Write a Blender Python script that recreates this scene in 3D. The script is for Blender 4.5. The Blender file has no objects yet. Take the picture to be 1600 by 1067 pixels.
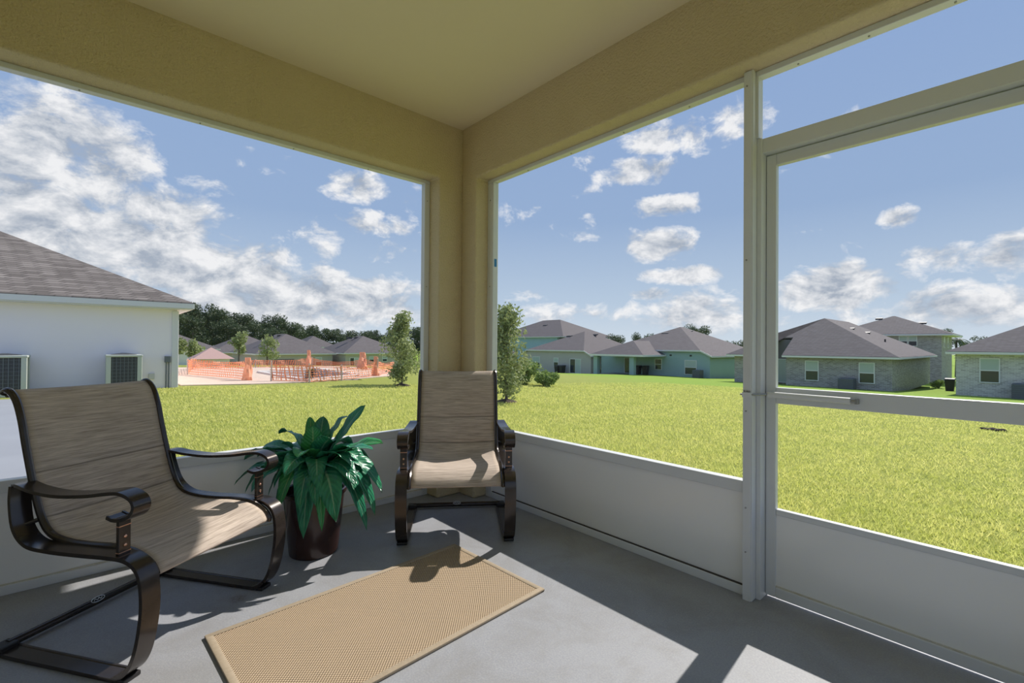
import bpy, bmesh, math, random
import numpy as np
from mathutils import Vector, Matrix

random.seed(7)
rng = np.random.default_rng(7)
scene = bpy.context.scene
C = scene.collection

# ------------------------------------------------------------------ camera
YAW, PITCH, ROLL = math.radians(42.07), math.radians(0.51), math.radians(0.45)
fw = Vector((-math.cos(YAW) * math.cos(PITCH), math.sin(YAW) * math.cos(PITCH), math.sin(PITCH)))
rt = Vector((math.sin(YAW), math.cos(YAW), 0))
up = rt.cross(fw)
rt2 = math.cos(ROLL) * rt + math.sin(ROLL) * up
up2 = -math.sin(ROLL) * rt + math.cos(ROLL) * up
cam_data = bpy.data.cameras.new('camera')
cam_data.sensor_width = 36.0
cam_data.lens = 728.4 / 1600 * 36.0
cam_data.clip_start = 0.05
cam_data.clip_end = 2000
cam = bpy.data.objects.new('camera', cam_data)
m = Matrix((rt2, up2, -fw)).transposed().to_4x4()
m.translation = (2.973, -2.142, 1.15)
cam.matrix_world = m
C.objects.link(cam)
scene.camera = cam

# ------------------------------------------------------------------ exposure
vs = scene.view_settings
vs.view_transform = 'Standard'
vs.look = 'None'
vs.exposure = 0.55
vs.gamma = 1.0
vs.use_curve_mapping = False
scene.cycles.diffuse_bounces = 6

# ------------------------------------------------------------------ sun
SUN_EL, SUN_AZ = math.radians(43.5), math.radians(5.5)
sun_dir = Vector((-math.sin(SUN_AZ) * math.cos(SUN_EL), math.cos(SUN_AZ) * math.cos(SUN_EL), math.sin(SUN_EL)))
sl = bpy.data.lights.new('sun', 'SUN')
sl.energy = 3.9
sl.angle = math.radians(0.6)
sl.color = (1.0, 0.95, 0.88)
sun = bpy.data.objects.new('sun', sl)
sun.rotation_euler = sun_dir.to_track_quat('Z', 'Y').to_euler()
sun.location = (0, 20, 20)
C.objects.link(sun)

# ------------------------------------------------------------------ sky: blue gradient and cumulus
CLOUDS = [(0.05, 0.16, 0.16, 0.07, 1.0), (0.22, 0.06, 0.25, 0.05, 0.95), (0.40, 0.11, 0.14, 0.035, 0.8), (-0.06, 0.25, 0.13, 0.06, 0.9), (-0.077, 0.35, 0.099, 0.042, 0.6), (-0.02, 0.292, 0.11, 0.069, 0.95), (-0.081, 0.19, 0.118, 0.082, 1),
 (0.076, 0.22, 0.104, 0.047, 0.9), (0.16, 0.133, 0.165, 0.068, 1), (0.319, 0.091, 0.228, 0.062, 1),
 (-0.032, 0.103, 0.181, 0.059, 0.85), (0.413, 0.313, 0.074, 0.03, 0.75), (0.451, 0.244, 0.089, 0.025, 0.65),
 (0.464, 0.192, 0.077, 0.023, 0.5), (0.139, 0.274, 0.057, 0.019, 0.4), (0.25, 0.337, 0.054, 0.022, 0.3),
 (0.515, 0.298, 0.039, 0.025, 0.5), (0.341, 0.204, 0.047, 0.049, 0.55), (0.44, 0.076, 0.163, 0.039, 0.8),
 (1.026, 0.407, 0.076, 0.034, 0.8), (1.106, 0.401, 0.036, 0.033, 0.65), (1.0, 0.349, 0.083, 0.029, 0.8),
 (1.051, 0.28, 0.074, 0.022, 0.9), (1.033, 0.206, 0.073, 0.035, 1), (1.089, 0.144, 0.091, 0.019, 0.85),
 (1.025, 0.108, 0.044, 0.014, 0.8), (1.186, 0.418, 0.056, 0.04, 0.75), (0.895, 0.383, 0.04, 0.023, 0.45),
 (1.427, 0.215, 0.028, 0.018, 0.85), (1.345, 0.105, 0.102, 0.042, 1), (1.485, 0.145, 0.074, 0.022, 0.65),
 (1.551, 0.137, 0.039, 0.037, 0.85), (1.125, 0.06, 0.14, 0.051, 0.75), (1.5, 0.063, 0.108, 0.039, 0.85),
 (0.761, 0.11, 0.069, 0.016, 0.45), (0.843, 0.066, 0.122, 0.024, 0.5), (1.407, 0.048, 0.101, 0.032, 0.6)]


def mnode(nt, op, a, b=None, c=None, clamp=False):
    n = nt.nodes.new('ShaderNodeMath')
    n.operation = op
    n.use_clamp = clamp
    for i, v in enumerate((a, b, c)):
        if v is None:
            continue
        if isinstance(v, (int, float)):
            n.inputs[i].default_value = v
        else:
            nt.links.new(v, n.inputs[i])
    return n.outputs[0]


def vnode(nt, op, a, b=None):
    n = nt.nodes.new('ShaderNodeVectorMath')
    n.operation = op
    for i, v in enumerate((a, b)):
        if v is None:
            continue
        if isinstance(v, (tuple, list)):
            n.inputs[i].default_value = v
        else:
            nt.links.new(v, n.inputs[i])
    return n.outputs['Value'] if op in ('DOT_PRODUCT', 'LENGTH', 'DISTANCE') else n.outputs[0]


def mixcol(nt, fac, a, b, mode='MIX'):
    n = nt.nodes.new('ShaderNodeMix')
    n.data_type = 'RGBA'
    n.blend_type = mode
    for sock, v in ((n.inputs[0], fac), (n.inputs[6], a), (n.inputs[7], b)):
        if isinstance(v, (int, float)):
            sock.default_value = v
        elif isinstance(v, (tuple, list)):
            sock.default_value = (*v[:3], 1)
        else:
            nt.links.new(v, sock)
    return n.outputs[2]


def noise(nt, vec, scale, detail=4, rough=0.55, dist=0.0):
    n = nt.nodes.new('ShaderNodeTexNoise')
    n.inputs['Scale'].default_value = scale
    n.inputs['Detail'].default_value = detail
    n.inputs['Roughness'].default_value = rough
    n.inputs['Distortion'].default_value = dist
    if vec is not None:
        nt.links.new(vec, n.inputs['Vector'])
    return n.outputs['Fac']


def cloud_group():
    g = bpy.data.node_groups.new('cloud_density', 'ShaderNodeTree')
    g.interface.new_socket('Vector', in_out='INPUT', socket_type='NodeSocketVector')
    g.interface.new_socket('Density', in_out='OUTPUT', socket_type='NodeSocketFloat')
    gi = g.nodes.new('NodeGroupInput')
    go = g.nodes.new('NodeGroupOutput')
    p = gi.outputs[0]
    best = None
    for (a, e, ra, re, w) in CLOUDS:
        d = vnode(g, 'MULTIPLY', vnode(g, 'SUBTRACT', p, (a, e, 0)), (1 / (ra * 1.25), 1 / (re * 1.3), 0))
        q = mnode(g, 'MULTIPLY_ADD', vnode(g, 'DOT_PRODUCT', d, d), -w, w)
        best = q if best is None else mnode(g, 'MAXIMUM', best, q)
    # a few more clouds of the same kind over the rest of the sky
    big = noise(g, vnode(g, 'MULTIPLY', p, (1.0, 2.2, 1)), 2.6, 2, 0.5)
    big = mnode(g, 'MULTIPLY_ADD', big, 3.0, -1.75)
    best = mnode(g, 'MAXIMUM', best, mnode(g, 'MINIMUM', big, 0.2))
    best = mnode(g, 'MAXIMUM', best, -0.25)
    g.links.new(best, go.inputs[0])
    return g


world = bpy.data.worlds.new('world')
scene.world = world
world.cycles.sampling_method = 'MANUAL'
world.cycles.sample_map_resolution = 512
world.use_nodes = True
nt = world.node_tree
nt.nodes.clear()
out = nt.nodes.new('ShaderNodeOutputWorld')
bg = nt.nodes.new('ShaderNodeBackground')
nt.links.new(bg.outputs[0], out.inputs[0])
tc = nt.nodes.new('ShaderNodeTexCoord')
sep = nt.nodes.new('ShaderNodeSeparateXYZ')
nt.links.new(tc.outputs['Generated'], sep.inputs[0])
az = mnode(nt, 'ARCTAN2', sep.outputs[1], mnode(nt, 'MULTIPLY', sep.outputs[0], -1.0))
el = mnode(nt, 'ARCSINE', sep.outputs[2])
cmb = nt.nodes.new('ShaderNodeCombineXYZ')
nt.links.new(az, cmb.inputs[0])
nt.links.new(el, cmb.inputs[1])
cg = cloud_group()


mk = nt.nodes.new('ShaderNodeGroup')
mk.node_tree = cg
nt.links.new(cmb.outputs[0], mk.inputs[0])
mask = mk.outputs[0]


def puff(off):
    q_ = vnode(nt, 'MULTIPLY', vnode(nt, 'ADD', cmb.outputs[0], off), (1.0, 1.5, 1))
    return mnode(nt, 'MULTIPLY_ADD', noise(nt, q_, 13, 7, 0.64, 0.3), 2.3, -1.42)


n_here, n_sun = puff((0, 0, 0)), puff((0.018, 0.030, 0))
d0 = mnode(nt, 'ADD', n_here, mnode(nt, 'MULTIPLY', mask, 0.92))
elc = mnode(nt, 'MULTIPLY_ADD', el, 1.75, 0.0, clamp=True)
ramp = nt.nodes.new('ShaderNodeValToRGB')
cr = ramp.color_ramp
cr.elements[0].position = 0.0
cr.elements[0].color = (0.60, 0.68, 0.76, 1)
cr.elements[1].position = 1.0
cr.elements[1].color = (0.25, 0.37, 0.62, 1)
e = cr.elements.new(0.16)
e.color = (0.45, 0.56, 0.70, 1)
e = cr.elements.new(0.45)
e.color = (0.29, 0.41, 0.62, 1)
nt.links.new(elc, ramp.inputs[0])
lit = mnode(nt, 'MULTIPLY_ADD', mnode(nt, 'SUBTRACT', n_here, n_sun), 1.4, 0.80)
shade = mnode(nt, 'MULTIPLY_ADD', mask, -0.36, lit, clamp=True)
ccol = mixcol(nt, shade, (0.36, 0.41, 0.49), (0.86, 0.86, 0.87))
alpha = mnode(nt, 'MULTIPLY', d0, 2.5, clamp=True)
low = mnode(nt, 'MULTIPLY', el, 18.0, clamp=True)
alpha = mnode(nt, 'MULTIPLY', alpha, mnode(nt, 'MULTIPLY_ADD', low, 0.6, 0.35))
skyc = mixcol(nt, alpha, ramp.outputs[0], ccol)
below = mnode(nt, 'MULTIPLY_ADD', sep.outputs[2], -30.0, 0.0, clamp=True)
skyc = mixcol(nt, below, skyc, (0.20, 0.24, 0.14))
nt.links.new(skyc, bg.inputs[0])
bg.inputs[1].default_value = 0.76


# ================================================================== helpers
MATS = {}


def new_mat(name):
    mt = bpy.data.materials.new(name)
    mt.use_nodes = True
    t = mt.node_tree
    b = t.nodes['Principled BSDF']
    MATS[name] = mt
    return mt, t, b


def coords(t, kind='Object', scale=(1, 1, 1)):
    c = t.nodes.new('ShaderNodeTexCoord')
    v = c.outputs[kind]
    if scale != (1, 1, 1):
        v = vnode(t, 'MULTIPLY', v, scale)
    return v


def bumpnode(t, b, height, strength=0.4, dist=0.01):
    n = t.nodes.new('ShaderNodeBump')
    n.inputs['Strength'].default_value = strength
    n.inputs['Distance'].default_value = dist
    t.links.new(height, n.inputs['Height'])
    t.links.new(n.outputs[0], b.inputs['Normal'])


def pmat(name, c1, c2=None, scale=8.0, rough=0.6, metal=0.0, bump=0.0, bscale=80.0, bdist=0.005, detail=4, spec=0.5,
         stretch=(1, 1, 1)):
    mt, t, b = new_mat(name)
    b.inputs['Roughness'].default_value = rough
    b.inputs['Metallic'].default_value = metal
    b.inputs['Specular IOR Level'].default_value = spec
    v = coords(t, 'Object', stretch)
    if c2 is None:
        b.inputs['Base Color'].default_value = (*c1, 1)
    else:
        f = noise(t, v, scale, detail, 0.6)
        f = mnode(t, 'MULTIPLY_ADD', f, 2.0, -0.5, clamp=True)
        t.links.new(mixcol(t, f, c1, c2), b.inputs['Base Color'])
    if bump:
        bumpnode(t, b, noise(t, v, bscale, 3, 0.6), bump, bdist)
    return mt


class MB:
    """collects boxes, tubes, sweeps; build() links one mesh object"""
    def __init__(s):
        s.v, s.f, s.uv = [], [], None

    def add(s, vs, fs):
        o = len(s.v)
        s.v += [tuple(p) for p in vs]
        s.f += [tuple(i + o for i in f) for f in fs]
        return s

    def box(s, x0, x1, y0, y1, z0, z1):
        x0, x1 = sorted((x0, x1)); y0, y1 = sorted((y0, y1)); z0, z1 = sorted((z0, z1))
        vs = [(x0, y0, z0), (x1, y0, z0), (x1, y1, z0), (x0, y1, z0), (x0, y0, z1), (x1, y0, z1), (x1, y1, z1), (x0, y1, z1)]
        return s.add(vs, [(0, 3, 2, 1), (4, 5, 6, 7), (0, 1, 5, 4), (1, 2, 6, 5), (2, 3, 7, 6), (3, 0, 4, 7)])

    def tube(s, pts, rad, n=8):
        pts = [Vector(p) for p in pts]
        if not hasattr(rad, '__len__'):
            rad = [rad] * len(pts)
        o = len(s.v)
        tprev = None
        for i, p in enumerate(pts):
            t = (pts[min(i + 1, len(pts) - 1)] - pts[max(i - 1, 0)]).normalized()
            if tprev is None:
                a = t.orthogonal().normalized()
            else:
                a = (a - t * a.dot(t)).normalized()
            tprev = t
            b = t.cross(a)
            for k in range(n):
                th = 2 * math.pi * k / n
                s.v.append(tuple(p + (a * math.cos(th) + b * math.sin(th)) * rad[i]))
        for i in range(len(pts) - 1):
            for k in range(n):
                k2 = (k + 1) % n
                s.f.append((o + i * n + k, o + i * n + k2, o + (i + 1) * n + k2, o + (i + 1) * n + k))
        s.f.append(tuple(o + k for k in range(n))[::-1])
        s.f.append(tuple(o + (len(pts) - 1) * n + k for k in range(n)))
        return s

    def lathe(s, prof, n=40, cx=0, cy=0):
        o = len(s.v)
        for r, z in prof:
            for k in range(n):
                th = 2 * math.pi * k / n
                s.v.append((cx + r * math.cos(th), cy + r * math.sin(th), z))
        for i in range(len(prof) - 1):
            for k in range(n):
                k2 = (k + 1) % n
                s.f.append((o + i * n + k, o + i * n + k2, o + (i + 1) * n + k2, o + (i + 1) * n + k))
        s.f.append(tuple(o + k for k in range(n))[::-1])
        s.f.append(tuple(o + (len(prof) - 1) * n + k for k in range(n)))
        return s

    def build(s, name, mat, parent=None, smooth=False, bevel=0.0, off=None, seg=2, angle=35):
        me = bpy.data.meshes.new(name)
        vs = s.v
        if off is not None:
            vs = [(p[0] - off[0], p[1] - off[1], p[2] - off[2]) for p in vs]
        me.from_pydata(vs, [], s.f)
        me.validate()
        if bevel or smooth:
            bm = bmesh.new()
            bm.from_mesh(me)
            bmesh.ops.recalc_face_normals(bm, faces=bm.faces)
            if bevel:
                ed = [e_ for e_ in bm.edges if len(e_.link_faces) == 2 and e_.calc_face_angle(0) > 0.6]
                bmesh.ops.bevel(bm, geom=ed, offset=bevel, segments=seg, affect='EDGES', profile=0.5)
            bm.to_mesh(me)
            bm.free()
        if smooth:
            me.polygons.foreach_set('use_smooth', [True] * len(me.polygons))
            me.set_sharp_from_angle(angle=math.radians(angle))
        me.materials.append(MATS[mat] if isinstance(mat, str) else mat)
        ob = bpy.data.objects.new(name, me)
        C.objects.link(ob)
        if parent is not None:
            ob.parent = parent
        return ob


def tag(o, label=None, cat=None, group=None, kind=None):
    if label:
        o['label'] = label
    if cat:
        o['category'] = cat
    if group:
        o['group'] = group
    if kind:
        o['kind'] = kind
    return o


def empty(name, loc, rz=0.0):
    o = bpy.data.objects.new(name, None)
    o.empty_display_size = 0.2
    o.location = loc
    o.rotation_euler = (0, 0, rz)
    C.objects.link(o)
    return o


def copy_tree(o, parent=None):
    c = o.copy()
    C.objects.link(c)
    if parent is not None:
        c.parent = parent
    for ch in list(o.children):
        copy_tree(ch, c)
    return c


def catmull(pts, n=6):
    P = [Vector(p) for p in pts]
    res = []
    for i in range(len(P) - 1):
        p0 = P[i - 1] if i > 0 else P[i] * 2 - P[i + 1]
        p1, p2 = P[i], P[i + 1]
        p3 = P[i + 2] if i + 2 < len(P) else P[i + 1] * 2 - P[i]
        for k in range(n):
            t = k / n
            res.append(0.5 * ((2 * p1) + (-p0 + p2) * t + (2 * p0 - 5 * p1 + 4 * p2 - p3) * t * t
                              + (-p0 + 3 * p1 - 3 * p2 + p3) * t ** 3))
    res.append(P[-1])
    return res


def sstep(t):
    t = min(1.0, max(0.0, t))
    return t * t * (3 - 2 * t)


def ground(x, y):
    yy = max(0.0, y)
    z = -.12 - .044 * min(55, yy) - min(1.5, .033 * max(0, -x - 27))
    b = .026 * min(yy, 14) * (1 - sstep((yy - 16) / 20))
    return z + sstep((-x - 12) / 5) * b


# ------------------------------------------------------------------ materials
pmat('stucco_beige', (0.67, 0.555, 0.355), (0.72, 0.60, 0.395), 3, 0.85, bump=1.0, bscale=75, bdist=0.014, spec=0.2)
pmat('ceiling_paint', (0.84, 0.735, 0.53), (0.87, 0.765, 0.56), 1.5, 0.75, bump=0.08, bscale=200, bdist=0.002, spec=0.2)
pmat('white_metal', (0.68, 0.695, 0.71), (0.73, 0.745, 0.755), 2.0, 0.36, spec=0.5)
pmat('panel_metal', (0.87, 0.87, 0.86), (0.90, 0.90, 0.89), 1.2, 0.24, spec=0.8, bump=0.03, bscale=4, bdist=0.01)
pmat('seal_dark', (0.06, 0.05, 0.045), rough=0.8)
pmat('sill_dirt', (0.52, 0.47, 0.36), (0.70, 0.69, 0.64), 14, 0.7)
pmat('screw_steel', (0.35, 0.35, 0.35), rough=0.35, metal=0.8)
pmat('bronze', (0.036, 0.029, 0.026), (0.058, 0.044, 0.036), 14, 0.20, metal=0.45, spec=0.7)
pmat('black_plastic', (0.018, 0.016, 0.016), rough=0.42)
pmat('copper_rivet', (0.75, 0.42, 0.28), rough=0.3, metal=1.0)
pmat('badge_silver', (0.72, 0.74, 0.76), rough=0.3, metal=0.7)
pmat('pot_brown', (0.022, 0.011, 0.009), (0.05, 0.022, 0.017), 6, 0.22, bump=0.05, bscale=20, spec=0.6)
pmat('soil', (0.03, 0.022, 0.016), (0.06, 0.045, 0.03), 60, 0.95, bump=0.8, bscale=120, bdist=0.01)
pmat('rug_binding', (0.36, 0.29, 0.21), (0.42, 0.345, 0.255), 60, 0.9, bump=0.4, bscale=500, bdist=0.002, spec=0.1)
pmat('roof_edge', (0.75, 0.77, 0.78), rough=0.6)
pmat('fascia_white', (0.70, 0.69, 0.71), rough=0.55)
pmat('wall_pale_blue', (0.86, 0.80, 0.86), (0.88, 0.83, 0.88), 0.8, 0.85, bump=0.25, bscale=60, bdist=0.006, spec=0.2)
pmat('wall_grey_beige', (0.44, 0.42, 0.42), (0.50, 0.47, 0.46), 0.8, 0.85, spec=0.2)
pmat('wall_teal', (0.30, 0.42, 0.44), (0.34, 0.46, 0.48), 0.8, 0.85, spec=0.2)
pmat('wall_blue', (0.30, 0.45, 0.55), (0.34, 0.49, 0.58), 0.8, 0.85, spec=0.2)
pmat('wall_taupe', (0.42, 0.40, 0.35), (0.46, 0.43, 0.38), 0.8, 0.85, spec=0.2)
pmat('wall_white', (0.74, 0.75, 0.75), rough=0.8)
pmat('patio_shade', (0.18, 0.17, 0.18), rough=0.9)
pmat('pane_dark', (0.035, 0.045, 0.06), rough=0.12, spec=0.6)
pmat('pane_blind', (0.42, 0.50, 0.48), rough=0.3)
pmat('bounce_white', (0.80, 0.80, 0.78), rough=0.5)  # panes of the added door, kept pale to strengthen bounced light
pmat('vent_dark', (0.03, 0.03, 0.035), rough=0.6)
pmat('vent_grey', (0.55, 0.55, 0.55), rough=0.5)
pmat('ac_shell', (0.50, 0.53, 0.47), rough=0.55)
pmat('ac_grille', (0.05, 0.055, 0.065), rough=0.5)
pmat('ac_bar', (0.13, 0.15, 0.17), rough=0.5)
pmat('ac_far', (0.10, 0.11, 0.13), rough=0.6)
pmat('bin_dark', (0.02, 0.022, 0.028), rough=0.5)
pmat('bark', (0.13, 0.11, 0.09), (0.20, 0.17, 0.14), 12, 0.95, bump=0.6, bscale=40, bdist=0.01)
pmat('mulch', (0.05, 0.035, 0.025), (0.10, 0.07, 0.05), 30, 1.0, bump=1.0, bscale=50, bdist=0.02)
pmat('dirt', (0.66, 0.52, 0.42), (0.56, 0.45, 0.36), 1.6, 0.95, bump=0.6, bscale=14, bdist=0.03, spec=0.1)
pmat('gunite', (0.40, 0.35, 0.35), (0.46, 0.41, 0.41), 3, 0.9, bump=0.4, bscale=12, bdist=0.02)
pmat('coping', (0.66, 0.62, 0.58), rough=0.8)
pmat('pad_concrete', (0.27, 0.28, 0.30), (0.31, 0.32, 0.34), 1.3, 0.85, bump=0.15, bscale=90, bdist=0.003)
pmat('tarp_orange', (0.80, 0.30, 0.16), (0.85, 0.40, 0.24), 8, 0.7)
pmat('post_wood', (0.55, 0.45, 0.38), rough=0.8)


STAIN = (0.583, -1.636)


def floor_material():
    mt, t, b = new_mat('concrete_floor')
    v = coords(t)
    n1 = noise(t, v, 1.7, 5, 0.65)
    n2 = noise(t, v, 150, 3, 0.7)
    n3 = noise(t, v, 9, 5, 0.7)
    c = mixcol(t, mnode(t, 'MULTIPLY_ADD', n1, 1.8, -0.4, clamp=True), (0.32, 0.328, 0.355), (0.265, 0.273, 0.30))
    c = mixcol(t, mnode(t, 'MULTIPLY_ADD', n2, 3.0, -1.2, clamp=True), c, (0.38, 0.385, 0.40))
    n4 = noise(t, v, 3.3, 6, 0.7, 0.6)
    c = mixcol(t, mnode(t, 'MULTIPLY_ADD', n4, 1.6, -0.72, clamp=True), c, (0.20, 0.185, 0.16))
    spots = mnode(t, 'MULTIPLY_ADD', n3, 7.0, -4.75, clamp=True)
    c = mixcol(t, mnode(t, 'MULTIPLY', spots, 0.35), c, (0.24, 0.22, 0.19))
    # small rusty stain beside the left-hand chair
    dd = vnode(t, 'LENGTH', vnode(t, 'MULTIPLY', vnode(t, 'SUBTRACT', v, (STAIN[0], STAIN[1], 0)), (1, 1, 0)))
    st_ = mnode(t, 'MULTIPLY', mnode(t, 'MULTIPLY_ADD', dd, -22.0, 1.0, clamp=True), mnode(t, 'MULTIPLY_ADD', noise(t, v, 60, 3, 0.7), 3.0, -0.9, clamp=True))
    c = mixcol(t, mnode(t, 'MULTIPLY', st_, 0.85), c, (0.13, 0.085, 0.05))
    t.links.new(c, b.inputs['Base Color'])
    b.inputs['Roughness'].default_value = 0.55
    b.inputs['Specular IOR Level'].default_value = 0.35
    bumpnode(t, b, noise(t, v, 220, 3, 0.7), 0.25, 0.002)


def screen_material():
    mt, t, b = new_mat('insect_screen')
    t.nodes.remove(b)
    o = t.nodes['Material Output']
    tr = t.nodes.new('ShaderNodeBsdfTransparent')
    df = t.nodes.new('ShaderNodeBsdfDiffuse')
    df.inputs[0].default_value = (0.30, 0.31, 0.33, 1)
    mx = t.nodes.new('ShaderNodeMixShader')
    mx.inputs[0].default_value = 0.07
    t.links.new(tr.outputs[0], mx.inputs[1])
    t.links.new(df.outputs[0], mx.inputs[2])
    t.links.new(mx.outputs[0], o.inputs[0])


def netting_material():
    mt, t, b = new_mat('orange_net')
    o = t.nodes['Material Output']
    b.inputs['Base Color'].default_value = (0.90, 0.30, 0.14, 1)
    b.inputs['Roughness'].default_value = 0.7
    tr = t.nodes.new('ShaderNodeBsdfTransparent')
    mx = t.nodes.new('ShaderNodeMixShader')
    v = coords(t, 'UV')
    s_ = t.nodes.new('ShaderNodeSeparateXYZ')
    t.links.new(v, s_.inputs[0])

    def grid(x, f):
        return mnode(t, 'LESS_THAN', mnode(t, 'FRACT', mnode(t, 'MULTIPLY', x, f)), 0.27)
    g = mnode(t, 'MAXIMUM', grid(s_.outputs[0], 9.0), grid(s_.outputs[1], 11.0))
    t.links.new(g, mx.inputs[0])
    t.links.new(tr.outputs[0], mx.inputs[1])
    t.links.new(b.outputs[0], mx.inputs[2])
    t.links.new(mx.outputs[0], o.inputs[0])


SLING = [(.672, .952), (.652, .962), (.625, .950), (.598, .915), (.572, .845), (.548, .748), (.505, .60), (.462, .49), (.415, .438),
         (.33, .418), (.22, .416), (.11, .421), (.02, .413), (-.045, .385), (-.072, .352), (-.070, .338)]
_sp = catmull([(0, a_, b_) for a_, b_ in SLING], 8)
_sl = sum((_sp[i_ + 1] - _sp[i_]).length for i_ in range(len(_sp) - 1))
SEAM_A, SEAM_B = 0.325 * _sl, 0.475 * _sl


def sling_material():
    mt, t, b = new_mat('sling_fabric')
    o = t.nodes['Material Output']
    v = coords(t, 'UV')
    f1 = noise(t, vnode(t, 'MULTIPLY', v, (2.2, 70, 1)), 1.0, 4, 0.7)
    f2 = noise(t, vnode(t, 'MULTIPLY', v, (5.0, 260, 1)), 1.0, 2, 0.6)
    f = mnode(t, 'ADD', mnode(t, 'MULTIPLY', f1, 0.6), mnode(t, 'MULTIPLY', f2, 0.4))
    f = mnode(t, 'MULTIPLY_ADD', f, 3.4, -1.2, clamp=True)
    c = mixcol(t, f, (0.34, 0.272, 0.222), (0.72, 0.61, 0.515))
    s_ = t.nodes.new('ShaderNodeSeparateXYZ')
    t.links.new(v, s_.inputs[0])
    edge = mnode(t, 'GREATER_THAN', mnode(t, 'ABSOLUTE', mnode(t, 'SUBTRACT', s_.outputs[0], 0.5)), 0.445)
    c = mixcol(t, mnode(t, 'MULTIPLY', edge, 0.30), c, (0.52, 0.42, 0.31))
    for v0 in (SEAM_A, SEAM_B):
        sm_ = mnode(t, 'LESS_THAN', mnode(t, 'ABSOLUTE', mnode(t, 'SUBTRACT', s_.outputs[1], v0)), 0.0035)
        c = mixcol(t, mnode(t, 'MULTIPLY', sm_, 0.5), c, (0.09, 0.065, 0.05))
    t.links.new(c, b.inputs['Base Color'])
    b.inputs['Roughness'].default_value = 0.75
    b.inputs['Specular IOR Level'].default_value = 0.25
    bumpnode(t, b, f2, 0.3, 0.002)
    tl = t.nodes.new('ShaderNodeBsdfTranslucent')
    t.links.new(mixcol(t, 1.0, c, (1.0, 0.66, 0.25), 'MULTIPLY'), tl.inputs[0])
    mx = t.nodes.new('ShaderNodeMixShader')
    mx.inputs[0].default_value = 0.10
    t.links.new(b.outputs[0], mx.inputs[1])
    t.links.new(tl.outputs[0], mx.inputs[2])
    t.links.new(mx.outputs[0], o.inputs[0])


def leaf_material(name, dark, light, rib, rough=0.3, transl=0.12):
    mt, t, b = new_mat(name)
    o = t.nodes['Material Output']
    v = coords(t, 'UV')
    s_ = t.nodes.new('ShaderNodeSeparateXYZ')
    t.links.new(v, s_.inputs[0])
    au = mnode(t, 'ABSOLUTE', mnode(t, 'SUBTRACT', s_.outputs[0], 0.5))
    ribm = mnode(t, 'LESS_THAN', au, 0.035)
    vein = mnode(t, 'SINE', mnode(t, 'MULTIPLY', mnode(t, 'SUBTRACT', s_.outputs[1], mnode(t, 'MULTIPLY', au, 0.35)), 85.0))
    vein = mnode(t, 'MULTIPLY_ADD', vein, 0.5, 0.5)
    nn = noise(t, coords(t), 9, 3, 0.6)
    f = mnode(t, 'ADD', mnode(t, 'MULTIPLY', vein, 0.22), mnode(t, 'MULTIPLY_ADD', nn, 1.6, -0.5), clamp=True)
    c = mixcol(t, f, dark, light)
    c = mixcol(t, mnode(t, 'MULTIPLY', ribm, 0.55), c, rib)
    t.links.new(c, b.inputs['Base Color'])
    b.inputs['Roughness'].default_value = rough
    b.inputs['Specular IOR Level'].default_value = 0.55
    bumpnode(t, b, vein, 0.35, 0.004)
    tl = t.nodes.new('ShaderNodeBsdfTranslucent')
    t.links.new(c, tl.inputs[0])
    mx = t.nodes.new('ShaderNodeMixShader')
    mx.inputs[0].default_value = transl
    t.links.new(b.outputs[0], mx.inputs[1])
    t.links.new(tl.outputs[0], mx.inputs[2])
    t.links.new(mx.outputs[0], o.inputs[0])


def foliage_material(name, c1, c2, scale=3.0, transl=0.25):
    mt, t, b = new_mat(name)
    o = t.nodes['Material Output']
    v = coords(t)
    f = noise(t, v, scale, 4, 0.7)
    f = mnode(t, 'MULTIPLY_ADD', f, 2.4, -0.7, clamp=True)
    c = mixcol(t, f, c1, c2)
    t.links.new(c, b.inputs['Base Color'])
    b.inputs['Roughness'].default_value = 0.55
    b.inputs['Specular IOR Level'].default_value = 0.3
    tl = t.nodes.new('ShaderNodeBsdfTranslucent')
    t.links.new(c, tl.inputs[0])
    mx = t.nodes.new('ShaderNodeMixShader')
    mx.inputs[0].default_value = transl
    t.links.new(b.outputs[0], mx.inputs[1])
    t.links.new(tl.outputs[0], mx.inputs[2])
    t.links.new(mx.outputs[0], o.inputs[0])


def rug_material():
    mt, t, b = new_mat('sisal_weave')
    v = coords(t)
    s_ = t.nodes.new('ShaderNodeSeparateXYZ')
    t.links.new(v, s_.inputs[0])
    k = 2 * math.pi / 0.0125

    def wave(x, kk, ph=0.0):
        return mnode(t, 'SINE', mnode(t, 'MULTIPLY_ADD', x, kk, ph))
    wx = wave(s_.outputs[0], k)
    wy = wave(s_.outputs[1], k)
    chk = mnode(t, 'MULTIPLY', wx, wy)
    h = mnode(t, 'MULTIPLY_ADD', chk, 0.5, 0.5)
    n1 = noise(t, vnode(t, 'MULTIPLY', v, (60, 60, 60)), 1.0, 3, 0.7)
    n2 = noise(t, v, 4.0, 4, 0.6)
    c = mixcol(t, mnode(t, 'MULTIPLY_ADD', h, 1.3, -0.1, clamp=True), (0.12, 0.08, 0.05), (0.64, 0.505, 0.355))
    c = mixcol(t, mnode(t, 'MULTIPLY_ADD', n1, 1.0, -0.35, clamp=True), c, (0.45, 0.34, 0.225))
    c = mixcol(t, mnode(t, 'MULTIPLY_ADD', n2, 0.7, -0.25, clamp=True), c, (0.48, 0.35, 0.235))
    t.links.new(c, b.inputs['Base Color'])
    b.inputs['Roughness'].default_value = 0.9
    b.inputs['Specular IOR Level'].default_value = 0.1
    bumpnode(t, b, h, 0.9, 0.004)


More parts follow.
